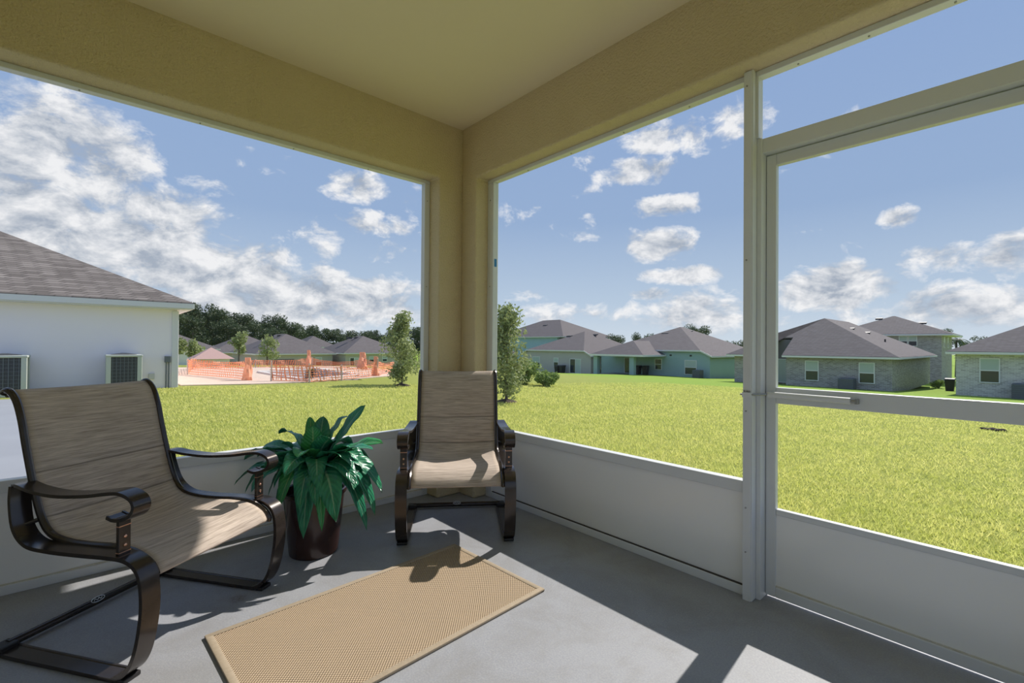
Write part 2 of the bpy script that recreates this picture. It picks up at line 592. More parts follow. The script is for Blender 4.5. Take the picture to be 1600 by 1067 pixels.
def shingle_material(name, a, bcol, c3):
    mt, t, b = new_mat(name)
    v = coords(t)
    s_ = t.nodes.new('ShaderNodeSeparateXYZ')
    t.links.new(v, s_.inputs[0])
    cm = t.nodes.new('ShaderNodeCombineXYZ')
    t.links.new(mnode(t, 'ADD', s_.outputs[0], s_.outputs[1]), cm.inputs[0])
    t.links.new(mnode(t, 'MULTIPLY', s_.outputs[2], 2.2), cm.inputs[1])
    br = t.nodes.new('ShaderNodeTexBrick')
    t.links.new(cm.outputs[0], br.inputs['Vector'])
    br.inputs['Color1'].default_value = (*a, 1)
    br.inputs['Color2'].default_value = (*bcol, 1)
    br.inputs['Mortar'].default_value = (*c3, 1)
    br.inputs['Scale'].default_value = 1.0
    br.inputs['Mortar Size'].default_value = 0.012
    br.inputs['Brick Width'].default_value = 0.32
    br.inputs['Row Height'].default_value = 0.145
    br.inputs['Bias'].default_value = 0.0
    n1 = noise(t, v, 0.7, 3, 0.6)
    c = mixcol(t, mnode(t, 'MULTIPLY_ADD', n1, 0.9, -0.25, clamp=True), br.outputs[0], bcol)
    t.links.new(c, b.inputs['Base Color'])
    b.inputs['Roughness'].default_value = 0.9
    b.inputs['Specular IOR Level'].default_value = 0.2
    bumpnode(t, b, br.outputs[1], -0.5, 0.02)


def brick_material(name, a, bcol, mortar):
    mt, t, b = new_mat(name)
    v = coords(t)
    s_ = t.nodes.new('ShaderNodeSeparateXYZ')
    t.links.new(v, s_.inputs[0])
    cm = t.nodes.new('ShaderNodeCombineXYZ')
    t.links.new(mnode(t, 'ADD', s_.outputs[0], s_.outputs[1]), cm.inputs[0])
    t.links.new(s_.outputs[2], cm.inputs[1])
    br = t.nodes.new('ShaderNodeTexBrick')
    t.links.new(cm.outputs[0], br.inputs['Vector'])
    br.inputs['Color1'].default_value = (*a, 1)
    br.inputs['Color2'].default_value = (*bcol, 1)
    br.inputs['Mortar'].default_value = (*mortar, 1)
    br.inputs['Scale'].default_value = 1.0
    br.inputs['Mortar Size'].default_value = 0.012
    br.inputs['Brick Width'].default_value = 0.26
    br.inputs['Row Height'].default_value = 0.09
    t.links.new(br.outputs[0], b.inputs['Base Color'])
    b.inputs['Roughness'].default_value = 0.9
    b.inputs['Specular IOR Level'].default_value = 0.2


def lawn_material():
    mt, t, b = new_mat('lawn_grass')
    v = coords(t)
    n1 = noise(t, v, 0.16, 5, 0.6)
    n2 = noise(t, v, 2.3, 5, 0.7)
    n3 = noise(t, v, 26, 4, 0.75)
    c = mixcol(t, mnode(t, 'MULTIPLY_ADD', n1, 2.2, -0.6, clamp=True), (0.36, 0.40, 0.08), (0.47, 0.48, 0.13))
    c = mixcol(t, mnode(t, 'MULTIPLY_ADD', n2, 2.0, -0.6, clamp=True), c, (0.50, 0.48, 0.15))
    c = mixcol(t, mnode(t, 'MULTIPLY_ADD', n3, 2.2, -0.75, clamp=True), (0.26, 0.30, 0.06), c)
    s_ = t.nodes.new('ShaderNodeSeparateXYZ')
    t.links.new(v, s_.inputs[0])
    yy_ = mnode(t, 'ADD', s_.outputs[1], mnode(t, 'MULTIPLY_ADD', n1, 14.0, -7.0))
    far = mnode(t, 'MULTIPLY_ADD', yy_, 0.09, -1.6, clamp=True)
    c = mixcol(t, mnode(t, 'MULTIPLY', far, 0.75), c, (0.23, 0.38, 0.04))
    t.links.new(c, b.inputs['Base Color'])
    b.inputs['Roughness'].default_value = 0.9
    b.inputs['Specular IOR Level'].default_value = 0.1
    bumpnode(t, b, n3, 0.8, 0.05)


floor_material(); screen_material(); netting_material(); sling_material(); rug_material(); lawn_material()
leaf_material('leaf_green', (0.014, 0.14, 0.08), (0.05, 0.36, 0.17), (0.32, 0.52, 0.34))
leaf_material('leaf_bright', (0.025, 0.22, 0.06), (0.08, 0.42, 0.12), (0.38, 0.55, 0.24))


def grass_material():
    mt, t, b = new_mat('grass_blade')
    o = t.nodes['Material Output']
    v = coords(t)
    f = mnode(t, 'MULTIPLY_ADD', noise(t, v, 14, 3, 0.7), 2.4, -0.7, clamp=True)
    g = mnode(t, 'MULTIPLY_ADD', noise(t, v, 1.6, 4, 0.65), 2.6, -0.9, clamp=True)
    c = mixcol(t, f, (0.54, 0.58, 0.12), (0.95, 0.88, 0.36))
    c = mixcol(t, mnode(t, 'MULTIPLY', g, 0.5), c, (0.44, 0.53, 0.10))
    t.links.new(c, b.inputs['Base Color'])
    b.inputs['Roughness'].default_value = 0.5
    b.inputs['Specular IOR Level'].default_value = 0.4
    tl = t.nodes.new('ShaderNodeBsdfTranslucent')
    t.links.new(c, tl.inputs[0])
    mx = t.nodes.new('ShaderNodeMixShader')
    mx.inputs[0].default_value = 0.5
    t.links.new(b.outputs[0], mx.inputs[1])
    t.links.new(tl.outputs[0], mx.inputs[2])
    t.links.new(mx.outputs[0], o.inputs[0])


grass_material()
foliage_material('young_leaf', (0.18, 0.235, 0.08), (0.46, 0.50, 0.24), 5.0, .35)
foliage_material('bush_leaf', (0.18, 0.27, 0.06), (0.36, 0.46, 0.14), 4.0)
foliage_material('forest_leaf', (0.035, 0.06, 0.028), (0.12, 0.155, 0.075), 0.5)
foliage_material('oak_leaf', (0.055, 0.08, 0.04), (0.14, 0.17, 0.09), 0.7)
shingle_material('shingle_brown', (0.28, 0.245, 0.22), (0.14, 0.12, 0.108), (0.07, 0.06, 0.055))
shingle_material('shingle_grey', (0.18, 0.16, 0.158), (0.14, 0.12, 0.118), (0.085, 0.075, 0.075))
brick_material('brick_taupe', (0.40, 0.38, 0.38), (0.22, 0.205, 0.205), (0.45, 0.44, 0.44))
brick_material('brick_pale', (0.60, 0.58, 0.57), (0.36, 0.34, 0.34), (0.66, 0.65, 0.64))

# ================================================================== the porch shell
OPEN_Z = 2.42      # underside of the beams
CEIL = 2.834
XE, YE = 4.05, -3.35   # inner faces of the added screened side and the house wall

fl = MB().box(-0.32, XE + 0.34, YE - 0.2, 0.36, -0.14, 0.0).build('floor', 'concrete_floor', bevel=0.008)
tag(fl, 'grey broom-finished concrete slab of the screened porch', 'floor', kind='structure')
ce = MB().box(-0.18, XE + 0.18, YE - 0.2, 0.16, CEIL, CEIL + 0.12).build('ceiling', 'ceiling_paint')
tag(ce, 'smooth beige painted porch ceiling', 'ceiling', kind='structure')
rf = MB().box(-0.80, XE + 0.8, YE - 0.6, 0.89, CEIL + 0.12, CEIL + 0.24).build('porch_roof', 'roof_edge')
tag(rf, 'flat roof deck above the porch ceiling', 'roof', kind='structure')


def prism(poly, axis_, a, b):
    """polygon in the (y, z) or (x, z) plane swept from a to b along x or y"""
    n_ = len(poly)
    P_ = [((t_, p_[0], p_[1]) if axis_ == 'x' else (p_[0], t_, p_[1])) for t_ in (a, b) for p_ in poly]
    return MB().add(P_, [tuple(range(n_)), tuple(range(n_, 2 * n_))[::-1]] + [(k_, n_ + k_, n_ + (k_ + 1) % n_, (k_ + 1) % n_) for k_ in range(n_)])


# beam and corner pillar of each side in one piece of stucco
wlo = prism([(YE - .2, OPEN_Z), (-.205, OPEN_Z), (-.205, 0), (.167, 0), (.167, CEIL + .01), (YE - .2, CEIL + .01)], 'x', -.187, 0.0).build('wall_left', 'stucco_beige', bevel=0.012, seg=3)
tag(wlo, 'beige stucco beam and pillar framing the left screen', 'wall', kind='structure')
wro = prism([(0.0, 0), (.182, 0), (.182, OPEN_Z), (XE + .187, OPEN_Z), (XE + .187, CEIL + .008), (0.0, CEIL + .008)], 'y', 0.0, .167).build('wall_right', 'stucco_beige', bevel=0.012, seg=3)
tag(wro, 'beige stucco beam and pillar framing the right screen and door', 'wall', kind='structure')
wb = MB().box(XE, XE + 0.187, YE - 0.2, 0.16, OPEN_Z, CEIL).build('added_end_beam', 'stucco_beige', bevel=0.014)  # only a beam here: this unseen end is opened for extra daylight
tag(wb, 'beige stucco beam over the added, unseen screen that lets in daylight', 'wall', kind='structure')
MB().box(XE, XE + 0.187, -0.2, 0.16, 0, OPEN_Z + .02).build('pillar', 'stucco_beige', wb, bevel=0.014)
wh = MB().box(-0.187, XE, YE - 0.2, YE, 0, CEIL).build('wall_house', 'stucco_beige')
tag(wh, 'beige stucco house wall along the back of the porch', 'wall', kind='structure')


sg = empty('bounce_door', (1.9, YE, 0))  # unseen door added so its white panes throw light back at the screens
tag(sg, 'added, unseen sliding door with white panes that bounce light into the porch', 'door', kind='structure')
OG = (1.9, YE, 0)
MB().box(0.55, 3.25, YE, YE + .05, 2.06, 2.13).box(0.55, 0.62, YE, YE + .05, 0, 2.06).box(3.18, 3.25, YE, YE + .05, 0, 2.06).box(1.86, 1.94, YE, YE + .05, 0, 2.06).box(0.62, 3.18, YE, YE + .05, 0, .06).build('frame', 'white_metal', sg, off=OG)
for a, b in ((.62, 1.86), (1.94, 3.18)):
    MB().box(a, b, YE + .01, YE + .03, .06, 2.06).build('pane', 'bounce_white', sg, off=OG)


def screw(parent, p, axis, off):
    a = Vector(p)
    b = a + Vector(axis) * 0.004
    return MB().tube([a, b], 0.0038, 8).build('screw', 'screw_steel', parent, off=off, smooth=True)


# left screen wall -------------------------------------------------
w1 = empty('window_1', (-0.16, -1.8, 0))
tag(w1, 'long insect screen in white aluminium frame, left side of the corner', 'screen', kind='structure')
O1 = (-0.16, -1.8, 0)
LX0, LX1 = -0.185, -0.135
YB = YE
MB().box(LX0, LX1, YB, -0.205, 2.393, OPEN_Z).build('top_track', 'white_metal', w1, off=O1, bevel=0.003)
MB().box(LX0, LX1, -0.250, -0.205, 0, 2.393).build('jamb', 'white_metal', w1, off=O1, bevel=0.003)
MB().box(LX0, LX1, YB, YB + 0.05, 0, 2.393).build('jamb', 'white_metal', w1, off=O1, bevel=0.003)
MB().box(LX0, LX1, YB + 0.05, -0.250, 0.465, 0.52).build('chair_rail', 'white_metal', w1, off=O1, bevel=0.003)
MB().box(LX0 + 0.012, LX1 - 0.016, YB + 0.05, -0.250, 0.045, 0.465).build('kick_panel', 'panel_metal', w1, off=O1)
MB().box(LX0, LX1, YB + 0.05, -0.250, 0, 0.043).build('bottom_rail', 'white_metal', w1, off=O1, bevel=0.003)
MB().box(LX1 - 0.0165, LX1 - 0.006, YB + 0.05, -0.250, 0.043, 0.048).build('panel_seal', 'sill_dirt', w1, off=O1)
MB().add([(-0.16, YB + 0.05, 0.52), (-0.16, -0.250, 0.52), (-0.16, -0.250, 2.393), (-0.16, YB + 0.05, 2.393)], [(0, 1, 2, 3)]).build('screen_mesh', 'insect_screen', w1, off=O1)
for z in (0.35, 0.95, 1.6, 2.26):
    screw(w1, (LX1, -0.23, z), (1, 0, 0), O1)
for y in (-0.7, -1.2, -1.7, -2.2):
    screw(w1, (-0.16, y, 2.393), (0, 0, -1), O1)

# right screen, between the pillar and the post ----------------------
w2 = empty('window_2', (1.1, 0.14, 0))
tag(w2, 'insect screen in white aluminium frame between corner pillar and door post', 'screen', kind='structure')
O2 = (1.1, 0.14, 0)
RY0, RY1 = 0.115, 0.165
PX0, PX1 = 2.092, 2.134
MB().box(0.182, PX0, RY0, RY1, 2.393, OPEN_Z).build('top_track', 'white_metal', w2, off=O2, bevel=0.003)
MB().box(0.182, 0.25, RY0, RY1, 0, 2.393).build('jamb', 'white_metal', w2, off=O2, bevel=0.003)
MB().box(0.25, PX0, RY0, RY1, 0.475, 0.53).build('chair_rail', 'white_metal', w2, off=O2, bevel=0.003)
MB().box(0.25, PX0, RY0 + 0.016, RY1 - 0.012, 0.045, 0.475).build('kick_panel', 'panel_metal', w2, off=O2)
MB().box(0.25, PX0, RY0, RY1, 0, 0.043).build('bottom_rail', 'white_metal', w2, off=O2, bevel=0.003)
MB().box(0.25, PX0, RY0 + 0.006, RY0 + 0.0165, 0.043, 0.048).build('panel_seal', 'seal_dark', w2, off=O2)
MB().add([(0.25, 0.14, 0.53), (PX0, 0.14, 0.53), (PX0, 0.14, 2.393), (0.25, 0.14, 2.393)], [(0, 1, 2, 3)]).build('screen_mesh', 'insect_screen', w2, off=O2)
MB().box(0.2495, 0.2512, 0.128, 0.150, 1.75, 1.81).build('tape', pmat('tape_blue', (0.03, 0.22, 0.55), rough=0.6), w2, off=O2)
for z in (0.35, 0.95, 1.6, 2.26):
    screw(w2, (0.215, RY0, z), (0, -1, 0), O2)
for x in (0.6, 1.0, 1.4, 1.8):
    screw(w2, (x, 0.14, 2.393), (0, 0, -1), O2)

# post beside the door --------------------------------------------------
tr = empty('trim_1', (2.113, 0.12, 0))
tag(tr, 'white aluminium post between the screen and the screen door', 'post', kind='structure')
OT = (2.113, 0.12, 0)
MB().box(PX0, PX1, 0.085, 0.20, 0, OPEN_Z).build('post', 'white_metal', tr, off=OT, bevel=0.003)
MB().box(PX0 + 0.003, PX1 - 0.005, 0.080, 0.086, 0.0, OPEN_Z - 0.004).build('cover_strip', 'white_metal', tr, off=OT, bevel=0.0015)
MB().box(PX1, PX1 + 0.02, 0.13, 0.24, 0, 2.113).build('hinge_bar', 'white_metal', tr, off=OT, bevel=0.002)
for z in (0.22, 0.42, 0.86, 1.55, 2.35):
    screw(tr, (PX0 + 0.017, 0.080, z), (0, -1, 0), OT)
MB().box(3.118, 3.16, 0.085, 0.20, 0, OPEN_Z).build('post', 'white_metal', tr, off=OT, bevel=0.003)
MB().box(3.098, 3.118, 0.13, 0.24, 0, 2.113).build('hinge_bar', 'white_metal', tr, off=OT, bevel=0.002)

# transom over the door --------------------------------------------------
w3 = empty('window_3', (2.62, 0.16, 2.1))
tag(w3, 'narrow screened transom above the screen door', 'screen', kind='structure')
O3 = (2.62, 0.16, 2.1)
MB().box(PX1, 3.118, RY0, RY1, 2.393, OPEN_Z).build('top_track', 'white_metal', w3, off=O3, bevel=0.003)
MB().box(PX1, 3.118, 0.145, 0.235, 2.045, 2.113).build('door_header', 'white_metal', w3, off=O3, bevel=0.003)
MB().box(PX1, PX1 + 0.012, RY0, RY1, 2.113, 2.393).build('jamb', 'white_metal', w3, off=O3)
MB().add([(PX1, 0.15, 2.113), (3.118, 0.15, 2.113), (3.118, 0.15, 2.393), (PX1, 0.15, 2.393)], [(0, 1, 2, 3)]).build('screen_mesh', 'insect_screen', w3, off=O3)
for x in (2.3, 2.55, 2.8):
    screw(w3, (x, 0.14, 2.393), (0, 0, -1), O3)

# last screen, beyond the door -------------------------------------------
w4 = empty('window_4', (3.6, 0.14, 0))
tag(w4, 'short insect screen between the door and the house wall', 'screen', kind='structure')
O4 = (3.6, 0.14, 0)
MB().box(3.16, XE, RY0, RY1, 2.393, OPEN_Z).build('top_track', 'white_metal', w4, off=O4)
MB().box(3.16, XE, RY0, RY1, 0.475, 0.53).build('chair_rail', 'white_metal', w4, off=O4)
MB().box(3.16, XE, RY0 + 0.016, RY1 - 0.012, 0.045, 0.475).build('kick_panel', 'panel_metal', w4, off=O4)
MB().box(3.16, XE, RY0, RY1, 0, 0.043).build('bottom_rail', 'white_metal', w4, off=O4)
MB().add([(3.16, 0.14, 0.53), (XE, 0.14, 0.53), (XE, 0.14, 2.393), (3.16, 0.14, 2.393)], [(0, 1, 2, 3)]).build('screen_mesh', 'insect_screen', w4, off=O4)

# third screened side behind the camera, added to let in more daylight ---------------------------------
w5 = empty('added_screen_side', (XE + .16, -1.8, 0))
tag(w5, 'long insect screen in white aluminium frame, added out of view to let in daylight', 'screen', kind='structure')
O5w = (XE + .16, -1.8, 0)
QX0, QX1 = XE + .135, XE + .185
MB().box(QX0, QX1, YB, -0.2, 2.393, OPEN_Z).build('top_track', 'white_metal', w5, off=O5w)
MB().box(QX0, QX1, -0.25, -0.2, 0, 2.393).build('jamb', 'white_metal', w5, off=O5w)
MB().box(QX0, QX1, YB, YB + .05, 0, 2.393).build('jamb', 'white_metal', w5, off=O5w)
MB().box(QX0, QX1, YB + .05, -0.25, 0.465, 0.52).build('chair_rail', 'white_metal', w5, off=O5w)
MB().box(QX0 + .016, QX1 - .012, YB + .05, -0.25, 0.045, 0.465).build('kick_panel', 'panel_metal', w5, off=O5w)
MB().box(QX0, QX1, YB + .05, -0.25, 0, 0.043).build('bottom_rail', 'white_metal', w5, off=O5w)
MB().add([(XE + .16, YB + .05, 0.52), (XE + .16, -0.25, 0.52), (XE + .16, -0.25, 2.393), (XE + .16, YB + .05, 2.393)], [(0, 1, 2, 3)]).build('screen_mesh', 'insect_screen', w5, off=O5w)

# screen door ----------------------------------------------------------------
d1o = empty('door_1', (2.62, 0.2, 0))
tag(d1o, 'white aluminium screen door with solid kick panel and closer', 'door', kind='structure')
OD = (2.62, 0.2, 0)
DY0, DY1 = 0.185, 0.218
DX0, DX1 = 2.156, 3.096
MB().box(DX0, DX0 + 0.042, DY0, DY1, 0.012, 2.04).build('stile', 'white_metal', d1o, off=OD, bevel=0.003)
MB().box(DX1 - 0.042, DX1, DY0, DY1, 0.012, 2.04).build('stile', 'white_metal', d1o, off=OD, bevel=0.003)
MB().box(DX0 + 0.042, DX1 - 0.042, DY0, DY1, 1.99, 2.04).build('top_rail', 'white_metal', d1o, off=OD, bevel=0.003)
MB().box(DX0 + 0.042, DX1 - 0.042, DY0, DY1, 0.895, 0.968).build('middle_rail', 'white_metal', d1o, off=OD, bevel=0.003)
MB().box(DX0 + 0.042, DX1 - 0.042, DY0 + 0.004, DY1, 0.385, 0.412).build('panel_rail', 'white_metal', d1o, off=OD, bevel=0.003)
MB().box(DX0 + 0.042, DX1 - 0.042, DY0 + 0.010, DY1 - 0.008, 0.062, 0.386).build('kick_panel', 'panel_metal', d1o, off=OD)
MB().box(DX0 + 0.042, DX1 - 0.042, DY0, DY1, 0.012, 0.058).build('bottom_rail', 'white_metal', d1o, off=OD, bevel=0.003)
MB().box(DX0 + 0.042, DX1 - 0.042, DY0 + 0.003, DY0 + 0.011, 0.058, 0.064).build('panel_seal', 'sill_dirt', d1o, off=OD)
for a, b in ((0.412, 0.895), (0.968, 1.99)):
    MB().add([(DX0 + 0.042, 0.203, a), (DX1 - 0.042, 0.203, a), (DX1 - 0.042, 0.203, b), (DX0 + 0.042, 0.203, b)], [(0, 1, 2, 3)]).build('screen_mesh', 'insect_screen', d1o, off=OD)
# pneumatic closer on the middle rail
cl = MB().tube([(2.175, 0.158, 0.936), (2.485, 0.165, 0.934)], 0.0135, 16).build('closer_tube', 'white_metal', d1o, off=OD, smooth=True)
MB().tube([(2.485, 0.165, 0.934), (2.505, 0.1655, 0.934)], 0.006, 10).build('closer_tip', 'screw_steel', cl, off=OD, smooth=True)
MB().box(2.499, 2.512, 0.160, 0.185, 0.922, 0.944).build('closer_bracket', 'screw_steel', cl, off=OD, bevel=0.003)
MB().tube([(2.085, 0.074, 0.936), (2.135, 0.09, 0.936), (2.178, 0.158, 0.936)], 0.0045, 8).build('closer_rod', 'screw_steel', cl, off=OD, smooth=True)
MB().box(2.094, 2.132, 0.070, 0.081, 0.922, 0.946).build('post_bracket', 'white_metal', cl, off=OD, bevel=0.002)
for x in (2.102, 2.113, 2.124):
    screw(cl, (x, 0.0795, 0.951), (0, -1, 0), OD)

# ================================================================== furniture
# ---- spring chair ----------------------------------------------------------
S0 = 0.25   # profile distance from the front foot to the chair's centre


def strap(path, width, thick, name, mat, parent, n=6, smooth_n=True):
    """flat bar swept along a (lateral, s, z) path, wide side across the chair, with rolled edges"""
    P = catmull([(p[0], p[1] - S0, p[2]) for p in path], n)
    w, h = width / 2, thick / 2
    sec = [(-w, -h), (w, -h), (w, h), (w - .007, h), (w - .010, h - .0028), (-w + .010, h - .0028), (-w + .007, h), (-w, h)]
    mb = MB()
    k = len(sec)
    for i, p in enumerate(P):
        t = P[min(i + 1, len(P) - 1)] - P[max(i - 1, 0)]
        nrm = Vector((0, -t.z, t.y))
        nrm.normalize()
        for a, b in sec:
            mb.v.append(tuple(p + Vector((a, 0, 0)) + nrm * b))
    for i in range(len(P) - 1):
        for j in range(k):
            j2 = (j + 1) % k
            mb.f.append((i * k + j, i * k + j2, (i + 1) * k + j2, (i + 1) * k + j))
    mb.f.append(tuple(range(k))[::-1])
    mb.f.append(tuple((len(P) - 1) * k + j for j in range(k)))
    return mb.build(name, mat, parent, smooth=True, angle=30)


def sling_mesh(parent):
    P = catmull([(0, s - S0, z) for s, z in SLING], 8)
    L = [0]
    for i in range(1, len(P)):
        L.append(L[-1] + (P[i] - P[i - 1]).length)
    nx = 18
    vs, fs, uvs = [], [], []
    hw = 0.258
    for i, p in enumerate(P):
        t = P[min(i + 1, len(P) - 1)] - P[max(i - 1, 0)]
        nrm = Vector((0, -t.z, t.y)).normalized()   # points to the sitter / up
        q = L[i] / L[-1]
        sag = 0.020 * math.sin(math.pi * min(1, max(0, q))) ** 0.6
        seam = 0.0
        for qs in (0.325, 0.475):
            seam += 0.014 * math.exp(-((q - qs) / 0.007) ** 2)
        for j in range(nx + 1):
            u = j / nx
            b = 1 - (2 * u - 1) ** 2
            d = sag * b + seam * min(1, b * 4)
            vs.append(p + Vector(((u - .5) * 2 * hw, 0, 0)) + nrm * d * (1 if nrm.z < 0 else -1))
            uvs.append((u, L[i]))
    for i in range(len(P) - 1):
        for j in range(nx):
            a = i * (nx + 1) + j
            fs.append((a, a + 1, a + nx + 2, a + nx + 1))
    me = bpy.data.meshes.new('sling')
    me.from_pydata([tuple(v) for v in vs], [], fs)
    uvl = me.uv_layers.new(name='UVMap')
    for lp in me.loops:
        uvl.data[lp.index].uv = uvs[lp.vertex_index]
    me.polygons.foreach_set('use_smooth', [True] * len(me.polygons))
    me.materials.append(MATS['sling_fabric'])
    ob = bpy.data.objects.new('sling', me)
    C.objects.link(ob)
    ob.parent = parent
    sd = ob.modifiers.new('thickness', 'SOLIDIFY')
    sd.thickness = 0.004
    sd.offset = 0
    return ob


def make_chair():
    root = empty('patio_chair', (0, 0, 0))
    sling_mesh(root)
    for sg in (-1, 1):
        X = 0.3085 * sg
        # cantilever bar: seat side, front leg and floor runner in one bend
        low = [(X - .018 * sg, .535, .618), (X - .012 * sg, .528, .555), (X - .004 * sg, .495, .468), (X, .43, .420), (X, .33, .410), (X, .19, .412), (X, .06, .417),
               (X, -.02, .415), (X, -.068, .392), (X, -.092, .345), (X, -.098, .25), (X, -.078, .13), (X, -.045, .055),
               (X, .005, .016), (X, .06, .010), (X, .25, .010), (X, .45, .010), (X, .575, .012)]
        strap(low, .064, .014, 'leg_frame', 'bronze', root)
        arm = [(X - .022 * sg, .540, .618), (X - .014 * sg, .500, .622), (X - .006 * sg, .42, .611), (X, .30, .606), (X, .16, .617), (X, .06, .633), (X, .005, .637),
               (X, -.040, .622), (X, -.056, .597), (X, -.044, .570), (X, -.012, .552), (X, .028, .546), (X, .058, .553)]
        strap(arm, .060, .012, 'armrest', 'bronze', root)
        br = MB().box(X - .020, X + .020, .012 - S0, .026 - S0, .415, .552).build('arm_bracket', 'bronze', root, bevel=.002)
        for z in (.455, .485):
            MB().lathe([(.0, .0), (.0062, .0), (.0055, .003), (.003, .0045), (0.0005, .005)], 10).build('rivet', 'copper_rivet', br, smooth=True).matrix_local = \
                Matrix.Translation((X, .012 - S0, z)) @ Matrix.Rotation(math.radians(90), 4, 'X')
        for z in (.432, .522):
            MB().box(X - .0205, X + .0205, .0112 - S0, .0265 - S0, z - .0015, z + .0015).build('copper_line', 'copper_rivet', br)
        rail = catmull([((.268) * sg, s - S0, z) for s, z in SLING], 4)
        MB().tube(rail, .0125, 10).build('sling_rail', 'bronze', root, smooth=True)
        MB().tube([(.268 * sg, .462 - S0, .490), (.298 * sg, .497 - S0, .474)], .008, 8).build('spacer', 'bronze', root, smooth=True)
        MB().tube([(.268 * sg, .20 - S0, .412), (.290 * sg, .20 - S0, .411)], .005, 8).build('spacer', 'bronze', root, smooth=True)
        MB().box(X - .030, X + .030, -.045 - S0 + .015, .022 - S0, 0.0, .016).build('foot_glide', 'black_plastic', root, bevel=.004)
        MB().box(X - .030, X + .030, .545 - S0, .600 - S0, 0.0, .034).build('end_cap', 'black_plastic', root, bevel=.006)
    for s, z in ((-.035, .350), (.655, .944)):
        MB().tube([(-.268, s - S0, z), (.268, s - S0, z)], .010, 10).build('cross_bar', 'bronze', root, smooth=True)
    st = MB().tube([(-.30, .572 - S0, .024), (.30, .572 - S0, .024)], .0155, 14).build('stretcher', 'bronze', root, smooth=True)
    bd = MB()
    n = 20
    pts = [(.028 * math.cos(2 * math.pi * k / n), 0, .0115 * math.sin(2 * math.pi * k / n)) for k in range(n)]
    bd.add(pts + [(a, -.004, c) for a, _, c in pts], [tuple(range(n))[::-1], tuple(range(n, 2 * n))] + [(k, (k + 1) % n, n + (k + 1) % n, n + k) for k in range(n)])
    badge = bd.build('badge', 'black_plastic', st)
    bmx = Matrix.Translation((0, .572 - S0 - .0095, .0345)) @ Matrix.Rotation(math.radians(-38), 4, 'X')
    badge.matrix_local = bmx
    rg = MB().tube([(.026 * math.cos(2 * math.pi * k / n), -.0042, .0100 * math.sin(2 * math.pi * k / n)) for k in range(n + 1)], .0018, 6).build('badge_ring', 'badge_silver', st)
    rg.matrix_local = bmx
    sc = MB()
    sc.tube(catmull([(-.017, -.0045, -.003), (-.010, -.0045, .004), (-.003, -.0045, -.003), (.004, -.0045, .004), (.010, -.0045, -.003), (.017, -.0045, .003)], 4), .0017, 6)
    lg = sc.build('badge_script', 'badge_silver', st)
    lg.matrix_local = bmx
    return root


chair = make_chair()
chair.location = (.518, -1.93, 0)
chair.rotation_euler = (0, 0, math.radians(124.8))
tag(chair, 'brown sling patio chair at the left, beside the potted plant and facing the rug', 'chair', 'spring patio chairs on the porch')
chair2 = copy_tree(chair)
chair2.location = (.52, -.394, 0)
chair2.rotation_euler = (0, 0, math.radians(54.2))
tag(chair2, 'brown sling patio chair standing in front of the corner pillar', 'chair', 'spring patio chairs on the porch')

# ---- rug ---------------------------------------------------------------------
RUGP = (1.135, -1.175, 0)
rug = empty('rug', RUGP, math.radians(2.6))
tag(rug, 'woven tan sisal rug with a fabric border on the concrete floor', 'rug')
rw, rl = .345, .612
bw = .026
MB().box(-rw + bw, rw - bw, -rl + bw, rl - bw, .0, .009).build('woven_field', 'sisal_weave', rug)
for sx in (-1, 1):
    MB().box(sx * (rw - bw) - (0.002 * sx), sx * rw, -rl, rl, 0, .0125).build('border', 'rug_binding', rug, bevel=.005, smooth=True)
    MB().box(-rw, rw, sx * (rl - bw) - (0.002 * sx), sx * rl, 0, .012).build('border', 'rug_binding', rug, bevel=.005, smooth=True)

# ---- potted plant --------------------------------------------------------------
PC = (.31, -1.21, 0)
plant = empty('potted_plant', PC)
tag(plant, 'potted plant with long glossy green leaves in a dark brown pot', 'plant')
MB().lathe([(.0, .0), (.120, .0), (.126, .006), (.128, .02), (.156, .30), (.158, .322), (.168, .326), (.171, .336), (.169, .350), (.160, .352), (.152, .346), (.148, .30), (.0, .295)], 48).build('pot', 'pot_brown', plant, smooth=True)
MB().lathe([(.0, .285), (.146, .285), (.146, .305), (.08, .318), (0.001, .322)], 32).build('soil', 'soil', plant, smooth=True)


